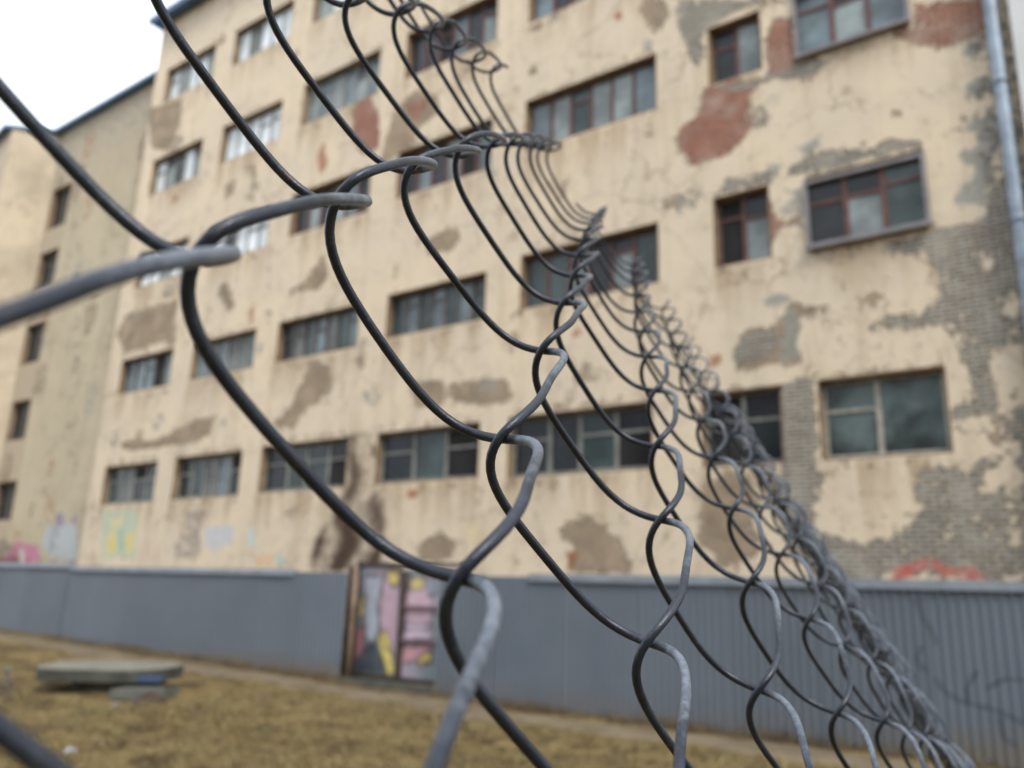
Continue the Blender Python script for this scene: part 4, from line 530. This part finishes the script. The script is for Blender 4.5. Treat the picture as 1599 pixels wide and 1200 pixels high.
PO = thing('gate_post', 'dark weathered wooden post at the left side of the painted gate', 'post', (pc[0], pc[1], 0), GY)
m = MB(); m.tube([(0, 0, 0), (.005, 0, 1.0), (-.004, .01, 1.98)], [.05, .047, .044], 9); m.build('shaft', simple('weathered_wood', (.20, .14, .10), .85, .4, 6), PO, True)
m = MB(); m.tube([(-.07, .05, 0), (-.07, .05, 1.9)], .025, 8); m.tube([(.08, .06, 1.0), (.085, .06, 1.95)], .02, 8); m.box(-.1, .1, .055, .075, 1.1, 1.16); m.build('bracket', M_dark, PO)
# ------------------------------------------------------------------ concrete slab, stub, litter
zc = float(gh(-5.5, 12.4))
SL = thing('concrete_slab', 'flat round-cornered concrete cover slab lying on a ring in the dry grass', 'slab', (-5.55, 12.35, zc), radians(4))
m = MB(); pts = [(-.92, -.42), (-.80, -.62), (-.2, -.72), (.55, -.70), (.90, -.50), (.98, -.05), (.93, .45), (.6, .74), (0, .80), (-.62, .74), (-.95, .38)]
m.prism([(x_ * .92, y_) for x_, y_ in pts], .15, .31, 0, .012); m.M = [0, 0] + [1] * (len(m.F) - 2); m.build('cover', [simple('old_concrete', (.15, .148, .12), .9, .25, 3, dirt=(.08, .075, .055), bs=.5, bd=.02), simple('dark_concrete_edge', (.055, .06, .05), .95, .35, 4)], SL)  # sides of the cover darker than its top
m = MB(); m.prism([(.62 * cos(w) + .12, .55 * sin(w)) for w in np.linspace(0, 2 * pi, 20)[:-1]], -.1, .145); m.build('ring', simple('pale_concrete', (.15, .165, .15), .9, .25, 4), SL)
m = MB(); m.box(.12, .8, -.735, -.715, .16, .25); o = m.build('blue_strip', simple('faded_blue_paint', (.045, .075, .15), .6, .3, 5), SL); o.rotation_euler = (0, 0, radians(6)); o.location = (.03, .03, 0)
m = MB(); m.prism([(.35, -.95), (1.0, -.8), (1.1, -.45), (.5, -.55)], -.03, .10, 0, .02); m.build('broken_slab', simple('grey_green_concrete', (.11, .12, .105), .9, .3, 4), SL)
sc = (-6.6, 11.6); zz = float(gfull(*sc))
ST = thing('pipe_stub', 'short rusty capped pipe stub sticking up left of the concrete slab', 'pipe', (sc[0], sc[1], zz))
m = MB(); m.tube([(0, 0, -.2), (.01, 0, .26)], .035, 12); m.build('pipe', simple('rusty_pipe', (.10, .09, .07), .8, .4, 9), ST, True)
m = MB(); m.tube([(.01, 0, .262), (.01, 0, .30)], .05, 12); m.build('cap', simple('dull_cap', (.16, .16, .14), .7, .3, 9), ST, True)
m = MB(); m.box(-.12, .14, -.1, .12, -.03, .045); m.build('base', simple('stub_concrete', (.15, .14, .12), .9, .3, 6), ST)
for i, (x, y, lab, c) in enumerate([(-4.65, 10.45, 'crumpled white wrapper on the soil in front of the concrete slab', (.20, .20, .185)), (-3.85, 7.95, 'pale blue wrapper lying in the grass near the bottom left', (.30, .34, .38))]):
    m = MB(); V = []; n = 6
    for a_ in range(n):
        for b_ in range(n): V.append((a_ * .016 + random.uniform(-.006, .006), b_ * .014 + random.uniform(-.006, .006), .01 + random.uniform(0, .05)))
    m.add(V, [(a_ * n + b_, (a_ + 1) * n + b_, (a_ + 1) * n + b_ + 1, a_ * n + b_ + 1) for a_ in range(n - 1) for b_ in range(n - 1)])
    o = m.build('wrapper', simple('wrapper_foil', c, .4, .1, 20)); o.location = (x, y, float(gfull(x, y)) + .03); o.rotation_euler = (0, 0, i * 1.2); tag(o, lab, 'litter')
# dark clods of dug soil around the slab
random.seed(21)
for i in range(9):
    x = -5.6 + random.uniform(-1.1, 1.5); y = 11.1 + random.uniform(-.45, .3); r = random.uniform(.07, .17)
    m = MB(); V = []; nr, ns = 5, 9
    for a_ in range(nr):
        for b_ in range(ns):
            w = 2 * pi * b_ / ns; rr = r * sin(pi * (a_ + .6) / (nr + .2) / 1.0 * .9) * random.uniform(.8, 1.2); V.append((rr * cos(w), rr * sin(w) * .8, r * .8 * cos(pi * (a_ + .4) / nr) * .9))
    m.add(V, [(a_ * ns + b_, a_ * ns + (b_ + 1) % ns, (a_ + 1) * ns + (b_ + 1) % ns, (a_ + 1) * ns + b_) for a_ in range(nr - 1) for b_ in range(ns)] + [tuple(range(ns)), tuple((nr - 1) * ns + q for q in range(ns))[::-1]])
    o = m.build('soil_clod', simple('dark_soil', (.07, .05, .032), .95, .4, 12, bs=.6, bd=.03) if i == 0 else bpy.data.materials['dark_soil'], smooth=True); o.location = (x, y, float(gfull(x, y)) + .02)
    tag(o, 'dark clod of dug soil in front of the concrete slab', 'clod', 'dark soil clods in front of the slab')
# ------------------------------------------------------------------ chain link mesh
ND = {}
for t_ in NODES.split(';'):
    j, i, x, y, z = map(int, t_.split(',')); ND[(j, i)] = np.array([x, y, z]) * 1e-4
def cam2w(p): return CAM + AX * p[..., 0:1] - AY * p[..., 1:2] + AZ * p[..., 2:3]
_fc = {}
_last = {1: ND[(15, 20)] - ND[(14, 20)], 0: ND[(15, 21)] - ND[(15, 20)]}
def nframe(j, i):
    if (j, i) in _fc: return _fc[(j, i)]
    def dv(a, b):
        if a in ND and b in ND: return ND[b] - ND[a]
        if b in ND: return ND[b] - ND[(j, i)]
        if a in ND: return ND[(j, i)] - ND[a]
        return _last[b[0] - j]
    P = dv((j - 1, i), (j + 1, i)); Q = dv((j, i - 1), (j, i + 1)); P = P / np.linalg.norm(P); Q = Q / np.linalg.norm(Q)
    n = np.cross(P, Q); n /= np.linalg.norm(n); U = P + Q; U /= np.linalg.norm(U); _fc[(j, i)] = (U, n); return U, n
DEV = {}
_dd = {(d[0], d[1], d[2]): d[3:] for d in WPD}
def dev(k):
    if k not in DEV:
        if k in _dd: DEV[k] = list(_dd[k])
        else: DEV[k] = [random.gauss(0, .0005), random.gauss(0, .0007), random.gauss(0, .0005)] if k[0] in 'RL' else [random.gauss(0, .0006)]
    return DEV[k]
def leg(kind, j, i, T):
    tP, tQ, eR, eL, qP, mixv, dR, dL, qQ, vR, vL = WPG[:11]; C = WPG[11:19] if kind == 'P' else WPG[19:27]
    a, b_ = ((j, i), (j + 1, i)) if kind == 'P' else ((j, i), (j, i - 1))
    Rn, Ln = (b_, a) if kind == 'P' else (a, b_)
    r = dev(('R',) + Rn); l = dev(('L',) + Ln); tt = dev((kind, j, i))[0]
    t = -(tP + tt) if kind == 'P' else tQ + tt; q = qP if kind == 'P' else qQ
    Ua, na = nframe(*a); Ub, nb = nframe(*b_); A_ = ND[a]; d = ND[b_] - A_
    U = Ua + Ub; U = U / np.linalg.norm(U); w = d @ U; Rr = d - w * U
    x = T[:, None]; fu = (1 - np.cos(pi * x)) / 2; fv = mixv * x + (1 - mixv) * fu
    Ux = Ua * (1 - x) + Ub * x; nx = na * (1 - x) + nb * x; Vx = np.cross(nx, Ux)
    g1 = fu if kind == 'P' else 1 - fu; s1, s2, s3 = [np.sin(k_ * pi * x) for k_ in (1, 2, 3)]
    return A_ + U * w * fu + Rr * fv + Ux * (g1 * (eR + r[0]) - (1 - g1) * (eL + l[0])) + Vx * ((vR + r[2]) * g1 + (vL + l[2]) * (1 - g1)) + nx * ((dR + r[1]) * g1 + (dL + l[1]) * (1 - g1) + t * np.abs(np.sin(pi * x)) ** q) \
        + nx * (C[0] * s2 + C[1] * s3) + Ux * (C[2] * s1 + C[3] * s2 + C[4] * s3) + Vx * (C[5] * s1 + C[6] * s2 + C[7] * s3)
# galvanised wire: pale zinc paints in sky light, dark patina paints in shade; rubbed bends
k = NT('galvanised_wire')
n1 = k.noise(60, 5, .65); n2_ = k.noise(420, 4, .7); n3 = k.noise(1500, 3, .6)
wr = k.step(k.math('ADD', k.attr('lit_wear'), k.math('ADD', k.math('MULTIPLY', k.math('SUBTRACT', n2_, .5), .8), k.math('MULTIPLY', k.math('SUBTRACT', n1, .5), 1.0))), .1, 1.05)
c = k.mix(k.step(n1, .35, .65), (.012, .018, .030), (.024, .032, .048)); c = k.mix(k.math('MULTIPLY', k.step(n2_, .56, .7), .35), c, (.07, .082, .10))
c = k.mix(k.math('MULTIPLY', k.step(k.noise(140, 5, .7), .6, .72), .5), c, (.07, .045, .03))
lit_zinc = k.mix(k.step(n2_, .35, .65), (.12, .15, .19), (.19, .22, .26)); lit_zinc = k.mix(k.math('MULTIPLY', k.step(n3, .55, .75), .35), lit_zinc, (.08, .09, .11))
c = k.mix(wr, c, lit_zinc)
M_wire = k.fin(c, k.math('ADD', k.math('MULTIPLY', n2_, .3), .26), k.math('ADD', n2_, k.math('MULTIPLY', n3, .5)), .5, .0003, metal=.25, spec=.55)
base = cam2w(np.array([[0.6, 0.9, 0.9]]))[0]
FENCE = thing('chain_link_fence', 'sagging galvanised chain link mesh close to the lens, receding to the right', 'fence', (float(base[0]), float(base[1]), 0.05))
RW = .00112
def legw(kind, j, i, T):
    f = np.clip(1.25 - T * 1.7, 0, 1) if kind == 'Q' else np.clip((T - .93) * 8, 0, .5)  # Q legs paler as painted sky light; P legs dark except rubbed bends
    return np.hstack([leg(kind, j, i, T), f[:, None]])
def clean(P):
    out = [P[0]]
    for p in P[1:]:
        if np.linalg.norm(p[:3] - out[-1][:3]) > .0004: out.append(p)
    return np.array(out)
for s in range(-4, 57):
    path = []
    odd = s % 2
    j = (s - 9) // 2 if odd else (s - 8) // 2
    def ok(j_, i_): return (j_, i_) in ND
    zref = ND[(j, s - j)][2] if ok(j, s - j) else None
    nseg = 30 if s <= 9 else (16 if s < 22 else 9)
    T = np.linspace(0, 1, nseg)
    if not odd and ok(j - 1, s - j + 1) and ok(j, s - j + 1):
        path.append(legw('P', j - 1, s - j + 1, np.linspace(.66, 1, 10)))
        if ok(j, s - j): path.append(legw('Q', j, s - j + 1, T)[1:])
    elif odd and ok(j, s - j + 1) and ok(j, s - j):
        path.append(legw('Q', j, s - j + 1, np.linspace(.62, 1, 12)))
    while ok(j, s - j) and ok(j + 1, s - j):
        path.append(legw('P', j, s - j, T)[(1 if path else 0):])
        if not ok(j + 1, s - j - 1): break
        path.append(legw('Q', j + 1, s - j, T)[1:]); j += 1
    if not path: continue
    Pc = clean(np.vstack(path))
    for _ in range(4 if s <= 9 else 2): Pc[1:-1] = (Pc[:-2] + 2 * Pc[1:-1] + Pc[2:]) / 4
    lit_wear = Pc[:, 3]; Pc = Pc[:, :3]
    Pw = cam2w(Pc) - np.array([base[0], base[1], .05])
    kk = 12 if s <= 7 else (8 if s < 20 else 5); m = MB(); m.tube(Pw, RW, kk)
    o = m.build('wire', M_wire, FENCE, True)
    at = o.data.attributes.new('lit_wear', 'FLOAT', 'POINT'); at.data.foreach_set('value', np.repeat(lit_wear, kk).astype(np.float32))
